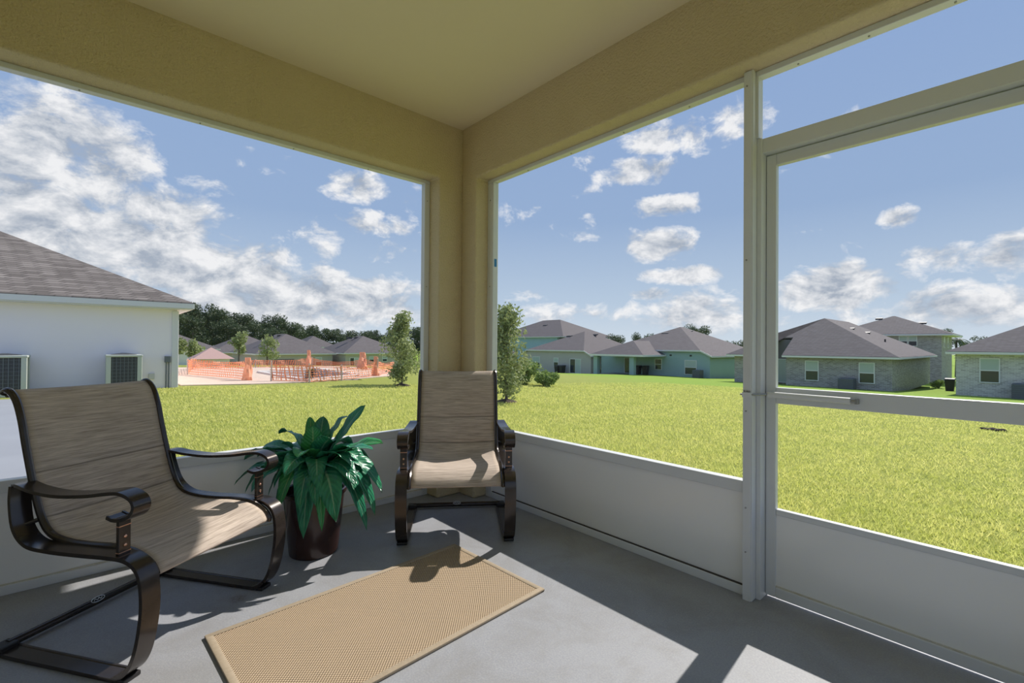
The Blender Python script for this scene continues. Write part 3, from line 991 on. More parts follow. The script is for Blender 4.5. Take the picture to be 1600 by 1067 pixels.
def leaf(base, tip, arch, width, mat, roll=0.0, fold=0.35, n=12):
    b, t = Vector(base), Vector(tip)
    h = (t - b)
    ctrl = b + h * 0.42 + Vector((0, 0, arch))
    ctrl2 = b + h * 0.80 + Vector((0, 0, arch * 0.75))
    P = []
    for i in range(n + 1):
        u = i / n
        P.append(b * (1 - u) ** 3 + ctrl * 3 * u * (1 - u) ** 2 + ctrl2 * 3 * u * u * (1 - u) + t * u ** 3)
    side = Vector((-h.y, h.x, 0))
    if side.length < 1e-3:
        side = Vector((1, 0, 0))
    side.normalize()
    vs, fs, uv = [], [], []
    cols = (-1, -.5, 0, .5, 1)
    for i, p in enumerate(P):
        u = i / n
        tg = (P[min(i + 1, n)] - P[max(i - 1, 0)]).normalized()
        sd = (side - tg * side.dot(tg)).normalized()
        sd = Matrix.Rotation(roll * u, 3, tg) @ sd
        nr = sd.cross(tg)
        if nr.z < 0:
            nr = -nr
        prof = max(0.0, math.sin(math.pi * min(1, (u * .93 + .07)) ** 0.78)) ** 0.72
        if u < .16:
            prof = max(.10, prof * u / .16)
        w = width * .5 * prof
        wob = 0.006 * math.sin(u * 21 + base[0] * 50)
        for c in cols:
            vs.append(tuple(p + sd * (w * c * (1 - .06 * abs(c))) + nr * (abs(c) * w * fold + wob * abs(c) * prof)))
            uv.append((c * .5 + .5, u))
    k = len(cols)
    for i in range(n):
        for j in range(k - 1):
            a = i * k + j
            fs.append((a, a + 1, a + k + 1, a + k))
    me = bpy.data.meshes.new('leaf')
    me.from_pydata(vs, [], fs)
    ul = me.uv_layers.new(name='UVMap')
    for lp in me.loops:
        ul.data[lp.index].uv = uv[lp.vertex_index]
    me.polygons.foreach_set('use_smooth', [True] * len(me.polygons))
    me.materials.append(MATS[mat])
    ob = bpy.data.objects.new('leaf', me)
    C.objects.link(ob)
    ob.parent = plant
    sd_ = ob.modifiers.new('thickness', 'SOLIDIFY')
    sd_.thickness = 0.0012
    return ob


TIPS = [((0.5, -1.005, 0.812), .06, .060, 0), ((0.321, -1.023, 0.725), .16, .055, 0), ((0.137, -1.182, 0.722), .06, .055, 1), ((0.330, -1.230, 0.700), .02, .085, 1),
        ((0.121, -1.347, 0.639), .13, .065, 0), ((0.585, -0.938, 0.604), .12, .075, 1), ((0.642, -1.024, 0.59), .10, .065, 0), ((0.067, -1.553, 0.377), .19, .085, 0),
        ((-0.044, -1.484, 0.481), .15, .075, 0), ((0.321, -1.422, 0.392), .17, .085, 0), ((0.39, -1.418, 0.289), .22, .080, 1), ((0.526, -1.358, 0.312), .21, .085, 0),
        ((0.518, -1.335, 0.166), .30, .095, 0), ((0.658, -1.225, 0.262), .26, .095, 0), ((0.54, -1.251, 0.186), .26, .045, 1), ((0.657, -1.124, 0.417), .20, .080, 0),
        ((0.634, -1.028, 0.281), .28, .085, 0), ((0.523, -1.0, 0.122), .36, .075, 0), ((0.535, -0.958, 0.197), .34, .075, 0), ((0.524, -0.912, 0.312), .28, .075, 0),
        ((-0.062, -1.471, 0.287), .26, .085, 0), ((0.191, -1.415, 0.319), .24, .080, 0), ((0.184, -1.375, 0.125), .33, .080, 0), ((0.241, -1.141, 0.734), .05, .070, 0),
        ((0.255, -0.974, 0.529), .18, .075, 0), ((0.011, -1.244, 0.526), .18, .075, 0), ((-0.017, -1.395, 0.542), .14, .075, 0), ((0.478, -1.176, 0.629), .10, .075, 0),
        ((0.05, -1.03, 0.50), .20, .075, 0), ((0.36, -0.90, 0.42), .22, .075, 0), ((0.42, -1.40, 0.47), .14, .080, 0), ((0.20, -1.50, 0.36), .22, .085, 0), ((0.60, -1.12, 0.50), .14, .075, 0),
        ((0.10, -1.45, 0.52), .12, .075, 0), ((0.28, -1.46, 0.50), .12, .075, 0), ((0.52, -1.27, 0.42), .18, .080, 0), ((0.48, -1.06, 0.56), .14, .075, 0),
        ((0.44, -0.98, 0.46), .18, .075, 0), ((0.16, -1.06, 0.60), .14, .070, 0), ((0.40, -1.33, 0.55), .10, .080, 1), ((0.22, -1.36, 0.60), .08, .070, 0), ((0.58, -1.30, 0.34), .18, .075, 0)]
for i, (tp, arch, wd, br_) in enumerate(TIPS):
    a = math.atan2(tp[1] - PC[1], tp[0] - PC[0])
    rr = .012 + .012 * random.random()
    bz = .40 + .10 * random.random()
    base = (rr * math.cos(a), rr * math.sin(a), bz)
    leaf(base, (tp[0] - PC[0], tp[1] - PC[1], tp[2]), arch * .72, wd * random.uniform(1.45, 1.85), 'leaf_bright' if br_ else 'leaf_green', 1.3 if i == 0 else random.uniform(-.8, .8), .18 + .2 * random.random())
for k in range(4):
    a = k * 1.6
    MB().tube([(.03 * math.cos(a), .03 * math.sin(a), .30), (.014 * math.cos(a), .014 * math.sin(a), .40), (.010 * math.cos(a), .010 * math.sin(a), .50)], [.011, .010, .006], 8).build('stem', 'leaf_green', plant, smooth=True)

# ================================================================== outdoors: ground
POOL = [(-20.3, 3.56), (-14.84, 3.74), (-16.64, 6.45), (-23.5, 6.94)]   # corners of the rim, near edge first


def in_poly(x, y, poly):
    c = False
    for i in range(len(poly)):
        x0, y0 = poly[i]
        x1, y1 = poly[(i + 1) % len(poly)]
        if (y0 > y) != (y1 > y) and x < (x1 - x0) * (y - y0) / (y1 - y0) + x0:
            c = not c
    return c


xs = sorted(set([-400, -300, -220, -170, -140] + list(range(-120, -40, 6)) + list(np.arange(-40, -10, 1.0)) + list(range(-10, 12, 1)) + list(range(12, 60, 6)) + [80, 120, 200]))
ys = sorted(set([-80, -50, -30, -20] + list(range(-14, 20, 1)) + list(range(20, 90, 3)) + [100, 140, 200, 300, 420]))
gv = [(x, y, ground(x, y)) for y in ys for x in xs]
gf = []
nxs = len(xs)
for j in range(len(ys) - 1):
    for i in range(nxs - 1):
        cx, cy = (xs[i] + xs[i + 1]) / 2, (ys[j] + ys[j + 1]) / 2
        if -0.5 < cx < 4.4 and -8 < cy < -0.0:
            continue
        corners = [(xs[i], ys[j]), (xs[i + 1], ys[j]), (xs[i + 1], ys[j + 1]), (xs[i], ys[j + 1]), (cx, cy)]
        if any(in_poly(a, b, POOL) for a, b in corners):
            continue
        a = j * nxs + i
        gf.append((a, a + 1, a + nxs + 1, a + nxs))
lawn = MB()
lawn.v, lawn.f = gv, gf
lo = lawn.build('lawn', 'lawn_grass', smooth=True)
tag(lo, 'mown yellow-green lawn sloping down to the houses', 'lawn', kind='structure')

# blades on the near lawn
N = 620000
r = 2.2 + 30.0 * rng.random(N) ** 1.7
th = rng.uniform(math.radians(62), math.radians(195), N)
bx, by = 2.97 + r * np.cos(th), -2.14 + r * np.sin(th)
keep = ((by > 0.40) | (bx < -0.40)) & ~((bx < -0.3) & (by < -2.0)) & (bx > -13.2)
bx, by, r = bx[keep], by[keep], r[keep]
n = len(bx)
yy = np.maximum(by, 0)
t1 = np.clip((-bx - 12) / 5, 0, 1)
t2 = np.clip((yy - 16) / 20, 0, 1)
bz = -.12 - .044 * np.minimum(55, yy) + (t1 * t1 * (3 - 2 * t1)) * .026 * np.minimum(yy, 14) * (1 - t2 * t2 * (3 - 2 * t2))
hgt = rng.uniform(.02, .06, n)
wid = .0017 + .0008 * r
ang = rng.uniform(0, 2 * math.pi, n)
lean = rng.uniform(.2, 1.1, n) * hgt
la = rng.uniform(0, 2 * math.pi, n)
V = np.zeros((n, 3, 3))
V[:, 0] = np.stack([bx - np.cos(ang) * wid, by - np.sin(ang) * wid, bz - .01], 1)
V[:, 1] = np.stack([bx + np.cos(ang) * wid, by + np.sin(ang) * wid, bz - .01], 1)
V[:, 2] = np.stack([bx + np.cos(la) * lean, by + np.sin(la) * lean, bz + hgt], 1)


def tri_mesh(name, V, mat, k=3):
    n_ = V.shape[0]
    me = bpy.data.meshes.new(name)
    me.vertices.add(n_ * k)
    me.vertices.foreach_set('co', V.reshape(-1).astype(np.float32))
    me.loops.add(n_ * k)
    me.loops.foreach_set('vertex_index', np.arange(n_ * k, dtype=np.int32))
    me.polygons.add(n_)
    me.polygons.foreach_set('loop_start', np.arange(0, n_ * k, k, dtype=np.int32))
    me.polygons.foreach_set('loop_total', np.full(n_, k, dtype=np.int32))
    me.update(calc_edges=True)
    me.materials.append(MATS[mat])
    return me


gme = tri_mesh('grass_blades', V, 'grass_blade')
go_ = bpy.data.objects.new('grass_blades', gme)
C.objects.link(go_)
tag(go_, 'short yellow-green grass blades of the near lawn', 'grass', kind='stuff')

pad = MB().box(-11.6, -0.42, -9.0, -2.15, -.2, -.075).build('concrete_pad', 'pad_concrete', bevel=.01)
tag(pad, 'pale concrete pad between the porch and the neighbouring house', 'pavement', kind='structure')

# ---- pool excavation -------------------------------------------------------------
outer = [(-26.5, -0.15), (-13.8, -0.15), (-13.9, 1.7), (-14.3, 3.35), (-15.4, 6.0), (-16.4, 8.2), (-20.5, 10.4), (-28.0, 10.6)]


def gz(p, dz):
    return (p[0], p[1], ground(*p) + dz)


dm = MB()
A = [gz(p, .03) for p in outer]
B = [gz(p, .03) for p in POOL]
dm.v = A + B
# outer 0..7, pool 8..11 (8 near-left, 9 near-right, 10 right, 11 far)
dm.f = [(0, 1, 2), (0, 2, 8), (2, 3, 9), (2, 9, 8), (3, 4, 10), (3, 10, 9), (4, 5, 10), (5, 6, 10), (6, 11, 10), (6, 7, 11), (7, 0, 11), (0, 8, 11)]
k0 = len(dm.v)
dm.v += [(p[0], p[1], p[2] - .25) for p in A]
dm.f += [(i, (i + 1) % 8, k0 + (i + 1) % 8, k0 + i) for i in range(8)]
dmo = dm.build('bare_ground', 'dirt')
tag(dmo, 'bare pinkish dirt around the pool excavation', 'dirt', kind='structure')
pool = empty('pool_shell', gz((-18.8, 5.2), 0))
POFF = tuple(pool.location)
tag(pool, 'unfinished grey pool shell dug into the bare dirt behind orange netting', 'pool')
pm = MB()
P4 = [gz(p, .035) for p in POOL]
pm.v = P4 + [(p[0], p[1], p[2] - 1.3) for p in P4]
pm.f = [(0, 1, 5, 4), (1, 2, 6, 5), (2, 3, 7, 6), (3, 0, 4, 7), (4, 5, 6, 7)]
pm.build('basin', 'gunite', pool, off=POFF)
for i in range(4):
    a, b = Vector(P4[i]), Vector(P4[(i + 1) % 4])
    d = (b - a).normalized()
    s_ = Vector((d.y, -d.x, 0)) * .16
    u_ = Vector((0, 0, .07))
    MB().add([a, b, b + s_, a + s_, a + u_, b + u_, b + s_ + u_, a + s_ + u_], [(3, 2, 1, 0), (4, 5, 6, 7), (0, 1, 5, 4), (1, 2, 6, 5), (2, 3, 7, 6), (3, 0, 4, 7)]).build('rim_board', 'coping', pool, off=POFF)

# ---- orange safety fence -------------------------------------------------------------
fence = empty('safety_fence', gz((-19.6, .8), 0))
FO = tuple(fence.location)
tag(fence, 'sagging orange safety netting on posts around the pool excavation', 'fence')
FP = [(-15.6, 2.0), (-19.7, .75), (-24.6, 1.55), (-25.6, 4.6), (-25.8, 7.7), (-22.4, 9.5), (-19.3, 9.6), (-16.4, 7.3), (-14.9, 5.1), (-14.35, 3.7), (-15.0, 2.6)]
HT = [.62, .58, .50, .42, .55, .58, .52, .70, .55, .62, .66]
random.seed(3)
for i, p in enumerate(FP):
    q = gz(p, 0)
    MB().tube([(q[0], q[1], q[2] - .1), (q[0] + random.uniform(-.06, .06), q[1], q[2] + HT[i] + .08)], .03, 6).build('post', 'post_wood', fence, off=FO)


def net(p, q, h0, h1, sag, name='net_panel', amp=.06):
    nn, mm = 14, 4
    vs, fs, uv = [], [], []
    L = math.dist(p, q)
    for i in range(nn + 1):
        u = i / nn
        x, y = p[0] + (q[0] - p[0]) * u, p[1] + (q[1] - p[1]) * u
        g = ground(x, y) + .04
        h = h0 + (h1 - h0) * u - sag * math.sin(math.pi * u)
        for j in range(mm + 1):
            w = j / mm
            o = amp * math.sin(u * 17 + w * 3 + p[0])
            vs.append((x + o - FO[0], y + o * .6 - FO[1], g + h * w - FO[2]))
            uv.append((u * L, h * w))
    for i in range(nn):
        for j in range(mm):
            a = i * (mm + 1) + j
            fs.append((a, a + mm + 1, a + mm + 2, a + 1))
    me = bpy.data.meshes.new(name)
    me.from_pydata(vs, [], fs)
    ul = me.uv_layers.new(name='UVMap')
    for lp in me.loops:
        ul.data[lp.index].uv = uv[lp.vertex_index]
    me.materials.append(MATS['orange_net'])
    ob = bpy.data.objects.new(name, me)
    C.objects.link(ob)
    ob.parent = fence
    return ob


for i in range(len(FP) - 1):
    net(FP[i], FP[i + 1], HT[i], HT[i + 1], (.06, .08, .12, .08, .20, .12, .16, .2, .15, .10)[i])
# bunched lengths of netting hanging at some posts
for (x, y, h, w) in ((-15.6, 2.0, .82, .15), (-25.2, 7.3, 1.05, .15), (-22.6, 9.4, 1.0, .26), (-16.45, 7.25, .88, .15)):
    g = ground(x, y)
    mb = MB()
    nn = 12
    for k in range(7):
        zz = g + h * k / 6
        rr_ = w * (1.1 - .6 * k / 6)
        for a in range(nn):
            th_ = 2 * math.pi * a / nn
            q = rr_ * (1 + .28 * math.sin(3 * th_ + k))
            mb.v.append((x + q * math.cos(th_), y + q * math.sin(th_), zz))
    for k in range(6):
        for a in range(nn):
            a2 = (a + 1) % nn
            mb.f.append((k * nn + a, k * nn + a2, (k + 1) * nn + a2, (k + 1) * nn + a))
    mb.f.append(tuple(6 * nn + a for a in range(nn)))
    mb.build('net_bundle', 'tarp_orange', fence, off=FO)

# ================================================================== houses
def slab_roof(name, verts, faces, mat, parent, off, t=.14):
    me = bpy.data.meshes.new(name)
    me.from_pydata([(v[0] - off[0], v[1] - off[1], v[2] - off[2]) for v in verts], [], faces)
    bm = bmesh.new()
    bm.from_mesh(me)
    bmesh.ops.recalc_face_normals(bm, faces=bm.faces)
    if sum(f.normal.z for f in bm.faces) < 0:
        bmesh.ops.reverse_faces(bm, faces=bm.faces)
    ret = bmesh.ops.extrude_face_region(bm, geom=list(bm.faces))
    vs_ = [g for g in ret['geom'] if isinstance(g, bmesh.types.BMVert)]
    bmesh.ops.translate(bm, verts=vs_, vec=(0, 0, t))
    bmesh.ops.recalc_face_normals(bm, faces=bm.faces)
    bm.to_mesh(me)
    bm.free()
    me.materials.append(MATS[mat])
    ob = bpy.data.objects.new(name, me)
    C.objects.link(ob)
    ob.parent = parent
    return ob


def hip_roof(parent, off, x0, x1, y0, y1, ez, pitch, mat, fascia='fascia_white', px=None, notch=None):
    w, d = x1 - x0, y1 - y0
    h = min(w, d) / 2
    pz = ez + h * pitch
    if w >= d:
        a, b = (x0 + h, (y0 + y1) / 2, pz), (x1 - h, (y0 + y1) / 2, pz)
        V_ = [(x0, y0, ez), (x1, y0, ez), (x1, y1, ez), (x0, y1, ez), a, b]
        F_ = [(0, 1, 5, 4), (1, 2, 5), (2, 3, 4, 5), (3, 0, 4)]
    else:
        a, b = ((x0 + x1) / 2, y0 + h, pz), ((x0 + x1) / 2, y1 - h, pz)
        V_ = [(x0, y0, ez), (x1, y0, ez), (x1, y1, ez), (x0, y1, ez), a, b]
        F_ = [(0, 1, 4), (1, 2, 5, 4), (2, 3, 5), (3, 0, 4, 5)]
    if notch:
        # a rectangular cut in the front slope over a recessed patio
        na, nb, nd = notch
        k = len(V_)
        zt = ez + nd * pitch
        V_ += [(na, y0, ez), (na, y0 + nd, zt), (nb, y0 + nd, zt), (nb, y0, ez)]
        F_[0] = (0, k, k + 1, k + 2, k + 3, 1, 4)
    r_ = slab_roof('roof', V_, F_, mat, parent, off, .10)
    f = MB()
    f.box(x0 - .02, x1 + .02, y0 - .03, y0, ez - .07, ez + .07) if not notch else f.box(x0 - .02, notch[0], y0 - .03, y0, ez - .07, ez + .07).box(notch[1], x1 + .02, y0 - .03, y0, ez - .07, ez + .07)
    f.box(x0 - .02, x1 + .02, y1, y1 + .03, ez - .07, ez + .07)
    f.box(x0 - .03, x0, y0, y1, ez - .07, ez + .07).box(x1, x1 + .03, y0, y1, ez - .07, ez + .07)
    f.build('fascia', fascia, parent, off=off)
    if not notch:
        MB().box(x0 + .01, x1 - .01, y0 + .01, y1 - .01, ez - .10, ez - .06).build('soffit', fascia, parent, off=off)
    return pz


def clipped_roof(parent, off, x0, x1, y0, y1, e2, e1, pz, yr, mat, wallm, base, inset=.35):
    xm = (x0 + x1) / 2
    p = (pz - e2) / (xm - x0)
    xl, xr = x0 + (e1 - e2) / p, x1 - (e1 - e2) / p
    V_ = [(x0, y0, e2), (xl, y0, e1), (xr, y0, e1), (x1, y0, e2), (x1, y1, e2), (x0, y1, e2), (xm, yr, pz), (xm, max(yr + .4, y1 - (pz - e2) / p), pz)]
    F_ = [(0, 1, 6, 7, 5), (1, 2, 6), (2, 3, 4, 7, 6), (4, 5, 7)]
    slab_roof('roof', V_, F_, mat, parent, off, .10)
    f = MB()
    yf = y0 - .02
    th_ = .06

    def strip(a, b):
        f.add([(a[0], yf, a[1] - th_), (b[0], yf, b[1] - th_), (b[0], yf, b[1] + .10), (a[0], yf, a[1] + .10),
               (a[0], yf + .05, a[1] - th_), (b[0], yf + .05, b[1] - th_), (b[0], yf + .05, b[1] + .10), (a[0], yf + .05, a[1] + .10)],
              [(0, 1, 2, 3), (7, 6, 5, 4), (0, 4, 5, 1), (3, 2, 6, 7), (0, 3, 7, 4), (1, 5, 6, 2)])
    strip((x0, e2), (xl, e1)); strip((xl, e1), (xr, e1)); strip((xr, e1), (x1, e2))
    f.box(x0 - .03, x0 + .02, y0, y1, e2 - .06, e2 + .10).box(x1 - .02, x1 + .03, y0, y1, e2 - .06, e2 + .10)
    f.build('fascia', 'fascia_white', parent, off=off)
    a, b = x0 + inset, x1 - inset
    w = MB()
    dz = .06
    F2 = [(a, y0 + .3, base), (b, y0 + .3, base), (b, y0 + .3, e2 + inset * p - dz), (xr, y0 + .3, e1 - dz), (xl, y0 + .3, e1 - dz), (a, y0 + .3, e2 + inset * p - dz)]
    B2 = [(q[0], y1 - .5, min(q[2], e2 + .1)) for q in F2]
    w.add(F2 + B2, [(0, 1, 2, 3, 4, 5), (11, 10, 9, 8, 7, 6)] + [(i, 6 + i, 6 + (i + 1) % 6, (i + 1) % 6) for i in range(6)])
    w.build('wall', wallm, parent, off=off)


def window(parent, off, axis_, plane, a0, a1, z0, z1, sgn=-1, slider=False, blind=True):
    """axis_ 'x': runs along x on a wall at y = plane, facing sgn"""
    t = .06
    fr = MB()

    def bx_(mb, u0, u1, w0, w1, d0, d1):
        p0, p1 = plane + sgn * d0, plane + sgn * d1
        if axis_ == 'x':
            mb.box(u0, u1, p0, p1, w0, w1)
        else:
            mb.box(p0, p1, u0, u1, w0, w1)
    bx_(fr, a0, a0 + t, z0, z1, -.02, .06); bx_(fr, a1 - t, a1, z0, z1, -.02, .06)
    bx_(fr, a0 + t, a1 - t, z0, z0 + t, -.02, .06); bx_(fr, a0 + t, a1 - t, z1 - t, z1, -.02, .06)
    if slider:
        mid = (a0 + a1) / 2
        bx_(fr, mid - t / 2, mid + t / 2, z0 + t, z1 - t, -.02, .05)
        parts = ((a0 + t, mid - t / 2, z0 + t, z1 - t, 'pane_dark'), (mid + t / 2, a1 - t, z0 + t, z1 - t, 'pane_blind'))
    else:
        mid = (z0 + z1) / 2
        bx_(fr, a0 + t, a1 - t, mid - t / 2, mid + t / 2, -.02, .055)
        parts = ((a0 + t, a1 - t, z0 + t, mid - t / 2, 'pane_dark'), (a0 + t, a1 - t, mid + t / 2, z1 - t, 'pane_blind' if blind else 'pane_dark'))
    o = fr.build('sliding_door' if slider else 'window', 'wall_white', parent, off=off)
    for u0, u1, w0, w1, mt in parts:
        p = MB()
        bx_(p, u0, u1, w0, w1, .005, .03)
        p.build('pane', mt, o, off=off)


def vent(parent, off, x, y, z, s=.35):
    MB().add([(x - s, y - .2, z - .02), (x + s, y - .2, z - .02), (x + s, y + .25, z + .20), (x - s, y + .25, z + .20), (x - s, y - .2, z + .16), (x + s, y - .2, z + .16), (x + s, y + .25, z + .26), (x - s, y + .25, z + .26)],
             [(3, 2, 1, 0), (4, 5, 6, 7), (0, 1, 5, 4), (1, 2, 6, 5), (2, 3, 7, 6), (3, 0, 4, 7)]).build('roof_vent', 'vent_dark', parent, off=off)


def ac_far(loc, label, w=.85, h=.8):
    r_ = empty('air_conditioner', loc)
    tag(r_, label, 'air conditioner')
    MB().box(-w / 2, w / 2, -w / 2, w / 2, 0, h).build('cabinet', 'ac_far', r_, bevel=.04)
    for k in range(7):
        z = .1 + k * (h - .18) / 6
        MB().box(-w / 2 - .012, w / 2 + .012, -w / 2 - .012, w / 2 + .012, z - .012, z + .012).build('louvre', 'ac_bar', r_)
    MB().lathe([(.001, h), (w * .38, h), (w * .38, h + .03), (.001, h + .05)], 16).build('fan_guard', 'ac_bar', r_)
    return r_


def bin_far(loc, label, rz=0):
    r_ = empty('wheeled_bin', loc, rz)
    tag(r_, label, 'bin', 'wheeled bins beside the houses')
    b = MB().add([(-.25, -.28, 0), (.25, -.28, 0), (.25, .28, 0), (-.25, .28, 0), (-.32, -.36, .95), (.32, -.36, .95), (.32, .36, .95), (-.32, .36, .95)],
                 [(3, 2, 1, 0), (4, 5, 6, 7), (0, 1, 5, 4), (1, 2, 6, 5), (2, 3, 7, 6), (3, 0, 4, 7)])
    b.build('body', 'bin_dark', r_, bevel=.03)
    MB().add([(-.34, -.38, .95), (.34, -.38, .95), (.34, .40, .95), (-.34, .40, .95), (-.30, -.33, 1.03), (.30, -.33, 1.03), (.32, .38, 1.08), (-.32, .38, 1.08)],
             [(3, 2, 1, 0), (4, 5, 6, 7), (0, 1, 5, 4), (1, 2, 6, 5), (2, 3, 7, 6), (3, 0, 4, 7)]).build('lid', 'bin_dark', r_)


# ---- neighbouring pale blue house on the left ------------------------------------------
HL = empty('neighbour_house', (-13.4, -0.4, -.12))
OH = (-13.4, -0.4, -.12)
tag(HL, 'large pale blue-white house with brown shingle roof close by on the left', 'house')
MB().box(-25.5, -13.4, -16.0, -0.32, -.25, 2.16).build('wall', 'wall_pale_blue', HL, off=OH)
hip_roof(HL, OH, -25.9, -13.05, -16.4, 0.02, 2.20, .5, 'shingle_brown')
MB().box(-13.47, -13.36, -0.44, -0.28, -.2, 2.06).build('corner_board', 'fascia_white', HL, off=OH, bevel=.01)
MB().box(-13.40, -13.31, -0.60, -0.46, .60, .78).build('meter_box', 'ac_bar', HL, off=OH, bevel=.01)
for y in (-.50, -.56):
    MB().tube([(-13.37, y, -.12), (-13.37, y, .62)], .014, 8).build('conduit', 'ac_bar', HL, off=OH)
MB().box(-13.40, -13.34, -0.95, -0.82, .14, .30).build('outlet_box', 'vent_grey', HL, off=OH, bevel=.008)


def ac_unit(y0, y1, label):
    r_ = empty('air_conditioner', (-12.95, (y0 + y1) / 2, -.12))
    tag(r_, label, 'air conditioner')
    w = (y1 - y0) / 2
    d = .35
    for sx in (-1, 1):
        for sy in (-1, 1):
            MB().box(sx * d, sx * (d - .10), sy * w, sy * (w - .10), .05, .92).build('corner_post', 'ac_shell', r_, bevel=.012)
    MB().box(-d - .01, d + .01, -w - .01, w + .01, .90, .955).build('lid', 'ac_shell', r_, bevel=.015)
    MB().box(-d - .01, d + .01, -w - .01, w + .01, .0, .07).build('base', 'ac_shell', r_, bevel=.01)
    MB().box(-d + .05, d - .05, -w + .05, w - .05, .06, .91).build('coil', 'ac_grille', r_)
    for k in range(7):
        y = -w + .13 + k * (2 * w - .26) / 6
        MB().box(d - .035, d - .025, y - .006, y + .006, .07, .90).build('grille_bar', 'ac_bar', r_)
    for k in range(9):
        z = .14 + k * .088
        MB().box(d - .038, d - .028, -w + .10, w - .10, z - .004, z + .004).build('grille_wire', 'ac_bar', r_)
    MB().lathe([(.02, .955), (.26, .955), (.27, .965), (.05, 1.0), (.001, 1.0)], 20).build('fan_guard', 'ac_grille', r_)


ac_unit(-1.86, -1.14, 'pale green air conditioner with dark grille right of the other one at the neighbouring house')
ac_unit(-4.0, -3.24, 'air conditioner cut by the left edge of the picture, beside the neighbouring house')

# ---- houses across the lawn on the right -------------------------------------------------
def gfl(x, y):
    return ground(x, y)


# brick house behind the door post
b5 = -1.90
H5 = empty('brick_house', (-9, 40, b5)); O5 = (-9, 40, b5)
tag(H5, 'taupe brick house with grey hip roof and two white windows, right of the door post', 'house')
MB().box(-10.3, -3.5, 40.0, 59.0, b5 - .3, .42).build('wall', 'brick_taupe', H5, off=O5)
MB().box(-14.4, -10.3, 42.3, 59.0, b5 - .3, 1.40).build('wall', 'brick_taupe', H5, off=O5)
MB().box(-14.4, -13.2, 40.0, 42.3, b5 - .3, .42).build('wall', 'brick_taupe', H5, off=O5)
hip_roof(H5, O5, -14.9, -3.05, 39.5, 59.5, .46, .54, 'shingle_grey', notch=(-12.9, -10.45, 2.75))
MB().box(-13.0, -10.3, 42.2, 42.3, b5, 1.85).build('patio_wall', 'patio_shade', H5, off=O5)
window(H5, O5, 'x', 42.2, -12.9, -10.6, b5 + .05, .20, slider=True)
window(H5, O5, 'x', 40.0, -8.92, -7.98, -1.42, .16)
window(H5, O5, 'x', 40.0, -5.43, -4.48, -1.42, .12)
vent(H5, O5, -7.6, 46.8, 2.70, .5); vent(H5, O5, -7.0, 49.5, 2.40, .5)
MB().tube([(-5.2, 48, 1.3), (-5.2, 48, 1.95)], .06, 8).build('roof_pipe', 'vent_dark', H5, off=O5)
ac_far((-6.0, 39.3, ground(-6, 39.3)), 'air conditioner at the wall of the taupe brick house between its windows', .95, .78)

# pale brick house at the right edge
b7 = -1.92
H7 = empty('brick_house', (5, 41, b7)); O7 = (5, 41, b7)
tag(H7, 'pale grey brick house with one large window at the right edge', 'house')
MB().box(-.30, 12.0, 41.0, 58.0, b7 - .3, .86).build('wall', 'brick_pale', H7, off=O7)
hip_roof(H7, O7, -.75, 12.4, 40.5, 58.5, .90, .5, 'shingle_grey')
window(H7, O7, 'x', 41.0, .82, 1.76, -1.02, .58)
ac_far((2.75, 40.3, ground(2.7, 40.3)), 'air conditioner beside the pale brick house at the right edge', .95, .95)

# two-storey house behind
b6 = -2.55
H6 = empty('two_storey_house', (-8, 66, b6)); O6 = (-8, 66, b6)
tag(H6, 'two-storey grey brick house rising behind the taupe brick house', 'house')
MB().box(-13.2, -3.3, 66.0, 76, b6 - .3, 2.66).build('wall', 'brick_taupe', H6, off=O6)
hip_roof(H6, O6, -13.8, -2.4, 65.4, 76.6, 2.70, .42, 'shingle_grey')
window(H6, O6, 'x', 66.0, -6.9, -6.12, 1.43, 2.6)
window(H6, O6, 'x', 66.0, -6.08, -5.3, 1.43, 2.6)
window(H6, O6, 'y', -3.3, 67.6, 68.6, 1.3, 2.5, sgn=1)
window(H6, O6, 'y', -3.3, 71.0, 72.0, 1.3, 2.5, sgn=1)
vent(H6, O6, -9.4, 70.2, 4.7); vent(H6, O6, -5.2, 69.0, 4.0)

# teal house with porch
b3 = -2.22
H3 = empty('teal_house', (-27, 47, b3)); O3h = (-27, 47, b3)
tag(H3, 'teal house with a small hip-roofed porch on square columns', 'house')
clipped_roof(H3, O3h, -34.5, -19.5, 46.7, 62.4, .10, .70, 3.62, 54.0, 'shingle_grey', 'wall_teal', b3 - .3)
window(H3, O3h, 'x', 47.0, -26.4, -25.5, -1.52, -.25, blind=False)
window(H3, O3h, 'x', 47.0, -22.7, -21.3, -1.90, -.30)
vent(H3, O3h, -27.9, 52.0, 2.75, .45); vent(H3, O3h, -26.1, 54.6, 3.0, .4)
MB().box(-32.0, -25.5, 42.6, 47.0, .02, .14).build('porch_soffit', 'wall_teal', H3, off=O3h)
xa, xb, ya = -32.3, -25.0, 42.3
slab_roof('porch_roof', [(xa, ya, .14), (xb, ya, .14), (xb, 50, .14), (xa, 50, .14), (-28.65, ya + 3.6, 1.80), (-28.65, 50, 1.80)], [(0, 1, 4), (1, 2, 5, 4), (3, 0, 4, 5)], 'shingle_grey', H3, O3h, .08)
MB().box(xa - .03, xb + .03, ya - .05, ya, .04, .24).box(xa - .03, xa, ya, 47, .04, .24).box(xb, xb + .03, ya, 47, .04, .24).build('fascia', 'fascia_white', H3, off=O3h)
for x in (-31.7, -26.7):
    MB().box(x - .28, x + .28, 42.6, 43.1, b3 - .3, .06).build('column', 'wall_teal', H3, off=O3h)
MB().box(-32.2, -25.2, 42.4, 47, b3 - .4, b3 + .08).build('porch_slab', 'pad_concrete', H3, off=O3h)
window(H3, O3h, 'x', 47.0, -30.6, -28.9, b3 + .08, -.2, slider=True)
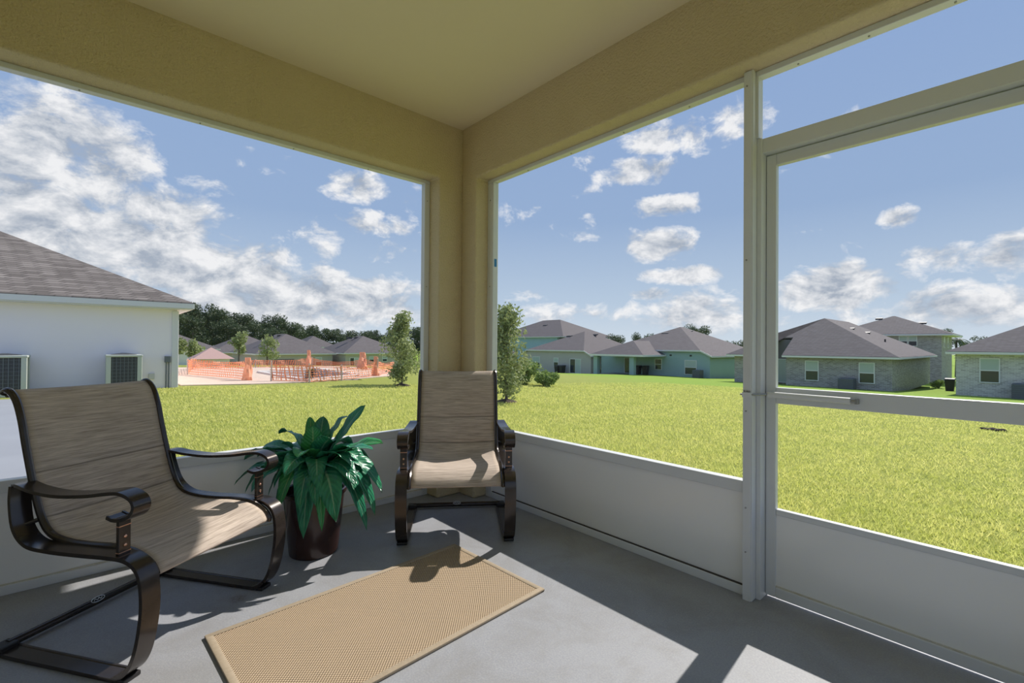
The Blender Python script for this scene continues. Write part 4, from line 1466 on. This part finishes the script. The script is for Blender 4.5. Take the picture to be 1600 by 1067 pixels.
for z, x in ((-.0, -24.4), (0.0, -22.0)):
    MB().box(x - .12, x + .12, 46.96, 47.0, .12, .28).build('light_fitting', 'vent_dark', H3, off=O3h)
bin_far((-28.0, 45.9, -2.14), 'dark wheeled bin under the porch edge of the teal house, left one')
bin_far((-27.1, 46.1, -2.14), 'dark wheeled bin under the porch edge of the teal house, right one', .2)
ac_far((-20.7, 46.0, ground(-20.7, 46.0)), 'air conditioner at the right end of the teal house wall', .85, .85)

# grey-beige house left of it
b2 = -2.62
H2 = empty('beige_house', (-41.5, 46, b2)); O2h = (-41.5, 46, b2)
tag(H2, 'grey-beige house with a sliding glass door, left of the teal house', 'house')
clipped_roof(H2, O2h, -48.1, -34.7, 45.7, 60.2, -.18, .48, 3.26, 52.5, 'shingle_grey', 'wall_grey_beige', b2 - .4)
window(H2, O2h, 'x', 46.0, -45.8, -44.3, -2.05, -.40)
window(H2, O2h, 'x', 46.0, -41.6, -40.7, -1.70, -.48)
window(H2, O2h, 'x', 46.0, -38.6, -36.7, b2 + .12, -.55, slider=True)
window(H2, O2h, 'y', -35.05, 48.0, 49.0, -1.9, -.4, sgn=1)
vent(H2, O2h, -42.8, 50.7, 2.5, .45); vent(H2, O2h, -40.2, 53.5, 2.75, .4)
bin_far((-40.05, 45.1, ground(-40.05, 45.1)), 'dark wheeled bin at the grey-beige house, left one')
bin_far((-39.2, 45.1, ground(-39.2, 45.1)), 'dark wheeled bin at the grey-beige house beside the glass door', -.2)

# blue two-storey house
b1 = -3.3
H1 = empty('two_storey_house', (-62, 60, b1)); O1h = (-62, 60, b1)
tag(H1, 'two-storey blue house rising behind the grey-beige house', 'house')
MB().box(-71, -53, 60.0, 74, b1 - .5, 2.78).build('wall', 'wall_blue', H1, off=O1h)
hip_roof(H1, O1h, -71.6, -51.8, 59.4, 74.6, 2.80, .46, 'shingle_grey')
vent(H1, O1h, -61, 64.5, 5.1, .5)

# ---- houses beyond the excavation on the left -----------------------------------------------
def left_house(name, label, x0, x1, y0, y1, base, ez, pitch, wallm):
    r_ = empty(name, (x1, y0, base))
    tag(r_, label, 'house')
    off = (x1, y0, base)
    MB().box(x0 + .4, x1 - .4, y0 + .4, y1 - .4, base - 1.2, ez).build('wall', wallm, r_, off=off)
    hip_roof(r_, off, x0, x1, y0, y1, ez + .04, pitch, 'shingle_grey')
    return r_, off


HB, OB = left_house('distant_house', 'broad taupe house with grey hip roof straight behind the orange netting', -79, -63.6, 13.5, 24.0, -2.6, -.27, .52, 'wall_taupe')
MB().box(-64.05, -63.95, 15.6, 18.4, -2.6, -.9).build('garage_opening', 'patio_shade', HB, off=OB)
window(HB, OB, 'y', -64.0, 21.2, 22.1, -1.9, -.7, sgn=1)
for y in (17.0, 18.2, 19.5):
    MB().box(-70.2, -69.6, y - .3, y + .3, 2.1, 2.42).build('roof_vent', 'vent_dark', HB, off=OB)
HA, OA = left_house('distant_house', 'pale blue house at the corner of the neighbouring wall, partly hidden', -74, -61.6, -3.0, 9.3, -2.2, .38, .45, 'wall_pale_blue')
MB().box(-62.05, -61.95, 5.4, 8.6, -2.0, -.05).build('garage_door', 'wall_white', HA, off=OA)
HE, OE = left_house('distant_house', 'taupe house with two small windows left of the young lawn tree', -74, -61.6, 24.3, 34.5, -2.6, -.20, .50, 'wall_taupe')
window(HE, OE, 'y', -62.0, 28.2, 29.0, -1.45, -.60, sgn=1)
window(HE, OE, 'y', -62.0, 30.3, 31.1, -1.40, -.58, sgn=1)
window(HE, OE, 'y', -62.0, 25.3, 26.6, -2.5, -.75, sgn=1, slider=True)
for y in (27.6, 28.8, 30.0):
    MB().box(-68.0, -67.4, y - .3, y + .3, 2.0, 2.3).build('roof_vent', 'vent_dark', HE, off=OE)
left_house('distant_house', 'grey roofed house peeping out behind the broad taupe house', -96, -84, 12, 24, -2.8, -.4, .5, 'wall_taupe')
left_house('distant_house', 'small far house with steep grey roof between two taupe houses', -108, -98, 30, 38, -2.8, .4, .6, 'wall_taupe')
left_house('distant_house', 'far house whose roof shows right of the young lawn tree', -60, -50, 37, 47, -2.6, -.1, .5, 'wall_taupe')

sh = empty('site_shed', (-32.3, 3.6, ground(-32.3, 3.6)))
tag(sh, 'small white shed with pointed reddish roof behind the netting', 'shed')
MB().box(-.8, .8, -.9, .9, 0, .55).build('wall', 'wall_white', sh)
MB().add([(-1, -1.15, .52), (1, -1.15, .52), (1, 1.15, .52), (-1, 1.15, .52), (0, 0, 1.25)], [(0, 1, 4), (1, 2, 4), (2, 3, 4), (3, 0, 4), (3, 2, 1, 0)]).build('roof', pmat('shed_roof', (0.50, 0.32, 0.28), rough=.8), sh)

# ================================================================== trees and shrubs
def leaf_cloud(name, centres, radii, n, size, mat, flat=.75, quad=True):
    centres = np.array(centres, float)
    radii = np.array(radii, float)
    w = radii ** 2
    idx = rng.choice(len(centres), n, p=w / w.sum())
    d = rng.normal(size=(n, 3))
    d /= np.linalg.norm(d, axis=1)[:, None]
    rad = radii[idx] * rng.random(n) ** (1 / 2.4)
    p = centres[idx] + d * rad[:, None] * np.array([1, 1, flat])
    a = rng.normal(size=(n, 3)); a /= np.linalg.norm(a, axis=1)[:, None]
    b = np.cross(a, rng.normal(size=(n, 3))); b /= np.linalg.norm(b, axis=1)[:, None]
    s = size * rng.uniform(.6, 1.3, n)[:, None]
    V_ = np.zeros((n, 4, 3))
    V_[:, 0] = p - a * s
    V_[:, 1] = p - b * s * .45
    V_[:, 2] = p + a * s
    V_[:, 3] = p + b * s * .45
    return tri_mesh(name, V_, mat, 4)


def young_tree(loc, label, h, spread, n, seed):
    random.seed(seed)
    r_ = empty('young_tree', loc)
    tag(r_, label, 'tree', 'young trees on the near lawn')
    MB().tube(catmull([(0, 0, -.1), (.02, .01, h * .3), (-.02, .02, h * .6), (.02, 0, h * .95)], 4), [.045 * (1 - .8 * i / 12) for i in range(13)], 8).build('trunk', 'bark', r_, smooth=True)
    cs, rs = [], []
    for k in range(30):
        z = h * (.14 + .84 * (k / 29) ** .95)
        q = 1 - abs(z / h - .42) / .72
        rad = spread * max(.12, q) * random.uniform(.45, 1.0)
        a = random.uniform(0, 6.28)
        tipp = (rad * math.cos(a), rad * math.sin(a), z)
        MB().tube([(0, 0, z - rad * .55), tipp], [.014, .004], 5).build('branch', 'bark', r_) if k % 2 == 0 else None
        cs.append(tipp); rs.append(random.uniform(.16, .30) * spread / .62)
        cs.append((tipp[0] * .45, tipp[1] * .45, z + .04)); rs.append(.20 * spread / .62)
    ob = bpy.data.objects.new('foliage', leaf_cloud('foliage', cs, rs, n, .062, 'young_leaf', 1.0))
    C.objects.link(ob)
    ob.parent = r_
    mb = MB().lathe([(.0, -.05), (.34, -.05), (.30, .02), (.16, .07), (.001, .10)], 16)
    mb.build('mulch_ring', 'mulch', r_, smooth=True)
    return r_


young_tree((-12.85, 6.56, ground(-12.85, 6.56)), 'young leafy tree on the lawn left of the corner pillar', 2.62, .86, 5200, 1)
young_tree((-6.6, 6.3, ground(-6.6, 6.3)), 'young leafy tree on the lawn just right of the corner pillar', 2.50, .78, 4200, 2)

# clump and bushes
ck = empty('dirt_clump', (2.42, 13.05, ground(2.42, 13.05)))
tag(ck, 'small dark dirt clump lying on the lawn beyond the screen door', 'dirt')
for k in range(7):
    bm = bmesh.new()
    bmesh.ops.create_icosphere(bm, subdivisions=2, radius=.05 + .03 * random.random())
    for v in bm.verts:
        v.co += v.co.normalized() * random.uniform(-.012, .012)
        v.co.z *= .6
        v.co += Vector((-.16 + .053 * k, .03 * math.sin(k * 2.2), .025)) * (1 / 1)
    me = bpy.data.meshes.new('lump')
    bm.to_mesh(me); bm.free()
    me.materials.append(MATS['mulch'])
    o = bpy.data.objects.new('lump', me)
    C.objects.link(o)
    o.parent = ck


def bush(loc, label, w, h, n, seed, mat='bush_leaf', size=.07):
    random.seed(seed)
    r_ = empty('leafy_bush', loc)
    tag(r_, label, 'bush')
    cs, rs = [], []
    for k in range(10):
        a = random.uniform(0, 6.28)
        q = random.random() * w * .55
        cs.append((q * math.cos(a), q * math.sin(a), h * random.uniform(.25, .75))); rs.append(random.uniform(.22, .42) * min(w, h))
    ob = bpy.data.objects.new('foliage', leaf_cloud('foliage', cs, rs, n, size, mat, .9))
    C.objects.link(ob); ob.parent = r_
    for k in range(4):
        a = k * 1.6
        MB().tube([(0, 0, -.05), (.3 * w * math.cos(a), .3 * w * math.sin(a), h * .6)], [.03, .012], 5).build('stem', 'bark', r_)


for (x, y, w, h, lb, sd_) in ((-12.9, 12.9, 1.1, 1.15, 'taller light green bush behind the right young tree', 5), (-11.9, 13.3, 1.1, .72, 'low light green bush at the right of the bush group', 6), (-13.9, 13.0, .6, 1.15, 'bush half hidden by the right young tree', 8)):
    bush((x, y, ground(x, y)), lb, w, h, 2600, sd_)

# small trees near the excavation
def small_tree(loc, label, h, w, n, mat, seed, size=.16, cat='tree', group=None, name='small_tree'):
    random.seed(seed)
    r_ = empty(name, loc)
    tag(r_, label, cat, group)
    MB().tube([(0, 0, -.3), (.03 * h * .2, 0, h * .35), (0, 0, h * .7)], [h * .03, h * .024, h * .012], 7).build('trunk', 'bark', r_, smooth=True)
    cs, rs = [], []
    for k in range(14):
        a = random.uniform(0, 6.28)
        z = h * random.uniform(.3, .85)
        q = w * .32 * math.sqrt(random.random()) * (1.25 - abs(z / h - .55))
        cs.append((q * math.cos(a), q * math.sin(a), z)); rs.append(w * random.uniform(.17, .30))
    ob = bpy.data.objects.new('foliage', leaf_cloud('foliage', cs, rs, n, size, mat, .95))
    C.objects.link(ob); ob.parent = r_
    return r_


for x, y, h, w, lb in ((-40.0, 2.6, 2.6, 1.3, 'slim young tree at the corner board of the neighbouring house'),
                       (-40.5, 3.9, 2.7, 1.2, 'slim young tree second from the neighbouring house'),
                       (-42.0, 7.2, 3.2, 1.6, 'young tree in front of the broad taupe house, left one'),
                       (-42.0, 9.4, 3.0, 1.9, 'young tree in front of the broad taupe house, right one')):
    small_tree((x, y, ground(x, y)), lb, h, w, 900, 'young_leaf', int(x * 10 + y), .12)

# forest line on the left
VAR = []
for k in range(4):
    random.seed(40 + k)
    cs, rs = [], []
    for q in range(22):
        a = random.uniform(0, 6.28)
        z = random.uniform(.30, .92)
        rr_ = .36 * math.sqrt(random.random()) * (1.15 - abs(z - .55))
        cs.append((rr_ * math.cos(a), rr_ * math.sin(a), z)); rs.append(random.uniform(.09, .17))
    VAR.append(leaf_cloud('crown', cs, rs, 4600, .021, 'forest_leaf' if k < 3 else 'oak_leaf', .85))


TRUNK = MB().tube([(0, 0, -.05), (.01, 0, .3), (0, .01, .6)], [.022, .018, .01], 7).build('trunk', 'bark')
TRUNK_ME = TRUNK.data
bpy.data.objects.remove(TRUNK)


def far_tree(x, y, h, w, var, label, group, zb=None):
    r_ = empty('far_tree', (x, y, ground(x, y) if zb is None else zb), random.uniform(0, 6.28))
    tag(r_, label, 'tree', group)
    for nm, me in (('crown', VAR[var]), ('trunk', TRUNK_ME)):
        o = bpy.data.objects.new(nm, me)
        o.scale = (w, w, h)
        C.objects.link(o)
        o.parent = r_


CAMX, CAMY = 2.973, -2.142


def at_px(px, depth):
    a = (px - 800) / 728.4
    return (CAMX + depth * (fw.x + rt.x * a), CAMY + depth * (fw.y + rt.y * a))


FOREST = [(268, 96, 12.0), (292, 98, 11.6), (318, 100, 11.6), (345, 100, 11.0), (372, 104, 10.4), (398, 104, 10.2), (424, 106, 10.9), (447, 110, 9.6),
          (470, 116, 9.4), (492, 122, 9.0), (514, 124, 8.9), (538, 126, 9.0), (560, 128, 9.0), (584, 128, 9.2), (607, 128, 9.3), (631, 128, 9.8), (655, 128, 10.2), (680, 128, 10.3),
          (283, 112, 12.4), (332, 114, 11.6), (385, 118, 11.0), (436, 122, 10.8), (482, 134, 10.0), (526, 138, 9.6), (572, 142, 9.7), (618, 142, 10.2), (664, 142, 10.8),
          (302, 88, 8.6), (358, 92, 8.0), (410, 94, 8.0)]
random.seed(11)
for i, (px, dp, h) in enumerate(FOREST):
    x, y = at_px(px, dp)
    ORD = ('first', 'second', 'third', 'fourth', 'fifth', 'sixth', 'seventh', 'eighth', 'ninth', 'tenth', 'eleventh', 'twelfth', 'thirteenth', 'fourteenth', 'fifteenth', 'sixteenth', 'seventeenth', 'eighteenth')
    if i < 18:
        lb = 'dark forest tree, %s from the left in the main row behind the left-hand houses' % ORD[i]
    elif i < 27:
        lb = 'dark forest tree, %s from the left in the back row of the forest line' % ORD[i - 18]
    else:
        lb = 'low dark forest tree, %s from the left of three closest to the distant roofs' % ORD[i - 27]
    far_tree(x, y, h, random.uniform(9.0, 11.5), i % 3, lb, 'trees of the forest line')
RT = [(882, 84, 6.3, 'tree top between the blue and grey-beige houses'), (928, 92, 7.0, 'tree behind the right roof slope of the grey-beige house'), (962, 90, 6.9, 'round tree behind the porch of the teal house, left one'),
      (1006, 92, 7.2, 'tree behind the left roof slope of the teal house'), (1090, 88, 8.4, 'dark tree rising behind the teal house ridge'), (1150, 96, 5.6, 'low tree behind the right end of the teal roof'),
      (1478, 110, 8.6, 'pale tree behind the two-storey brick house'), (1518, 92, 5.4, 'low tree between the brick houses'), (1545, 80, 6.2, 'rounded tree behind the pale brick roof')]
for i, (px, dp, h, lb) in enumerate(RT):
    x, y = at_px(px, dp)
    far_tree(x, y, h, random.uniform(6, 8), 3, lb, 'trees behind the right-hand houses')

# palm between the brick houses
pm_ = at_px(1494, 62)
palm = empty('palm_tree', (pm_[0], pm_[1], ground(*pm_)))
tag(palm, 'dark slender palm at the corner of the two-storey brick house', 'palm')
MB().tube([(0, 0, -.2), (.05, 0, 2.6), (0, .03, 5.0)], [.16, .13, .12], 8).build('trunk', 'vent_dark', palm, smooth=True)
random.seed(5)
for k in range(14):
    a = k * 2 * math.pi / 14 + random.uniform(-.2, .2)
    L_ = random.uniform(.9, 1.4)
    dr = random.uniform(.3, 1.0)
    pts = [Vector((math.cos(a) * L_ * u, math.sin(a) * L_ * u, 5.0 + .5 * u - dr * u * u * 1.6)) for u in (0, .25, .5, .75, 1)]
    sdv = Vector((-math.sin(a), math.cos(a), 0))
    mb = MB()
    for i, p in enumerate(pts):
        w = .16 * (1 - .8 * abs(i / 4 - .45))
        mb.v += [tuple(p - sdv * w - Vector((0, 0, .08))), tuple(p), tuple(p + sdv * w - Vector((0, 0, .08)))]
    for i in range(4):
        mb.f += [(3 * i, 3 * i + 1, 3 * i + 4, 3 * i + 3), (3 * i + 1, 3 * i + 2, 3 * i + 5, 3 * i + 4)]
    mb.build('frond', 'forest_leaf', palm)
bush((-2.7, 57.0, ground(-2.7, 57)), 'small light bush in the gap between the brick houses', .9, .9, 700, 9, size=.10)
bin_far((-1.5, 52.0, ground(-1.5, 52)), 'dark wheeled bin standing in the gap between the brick houses')
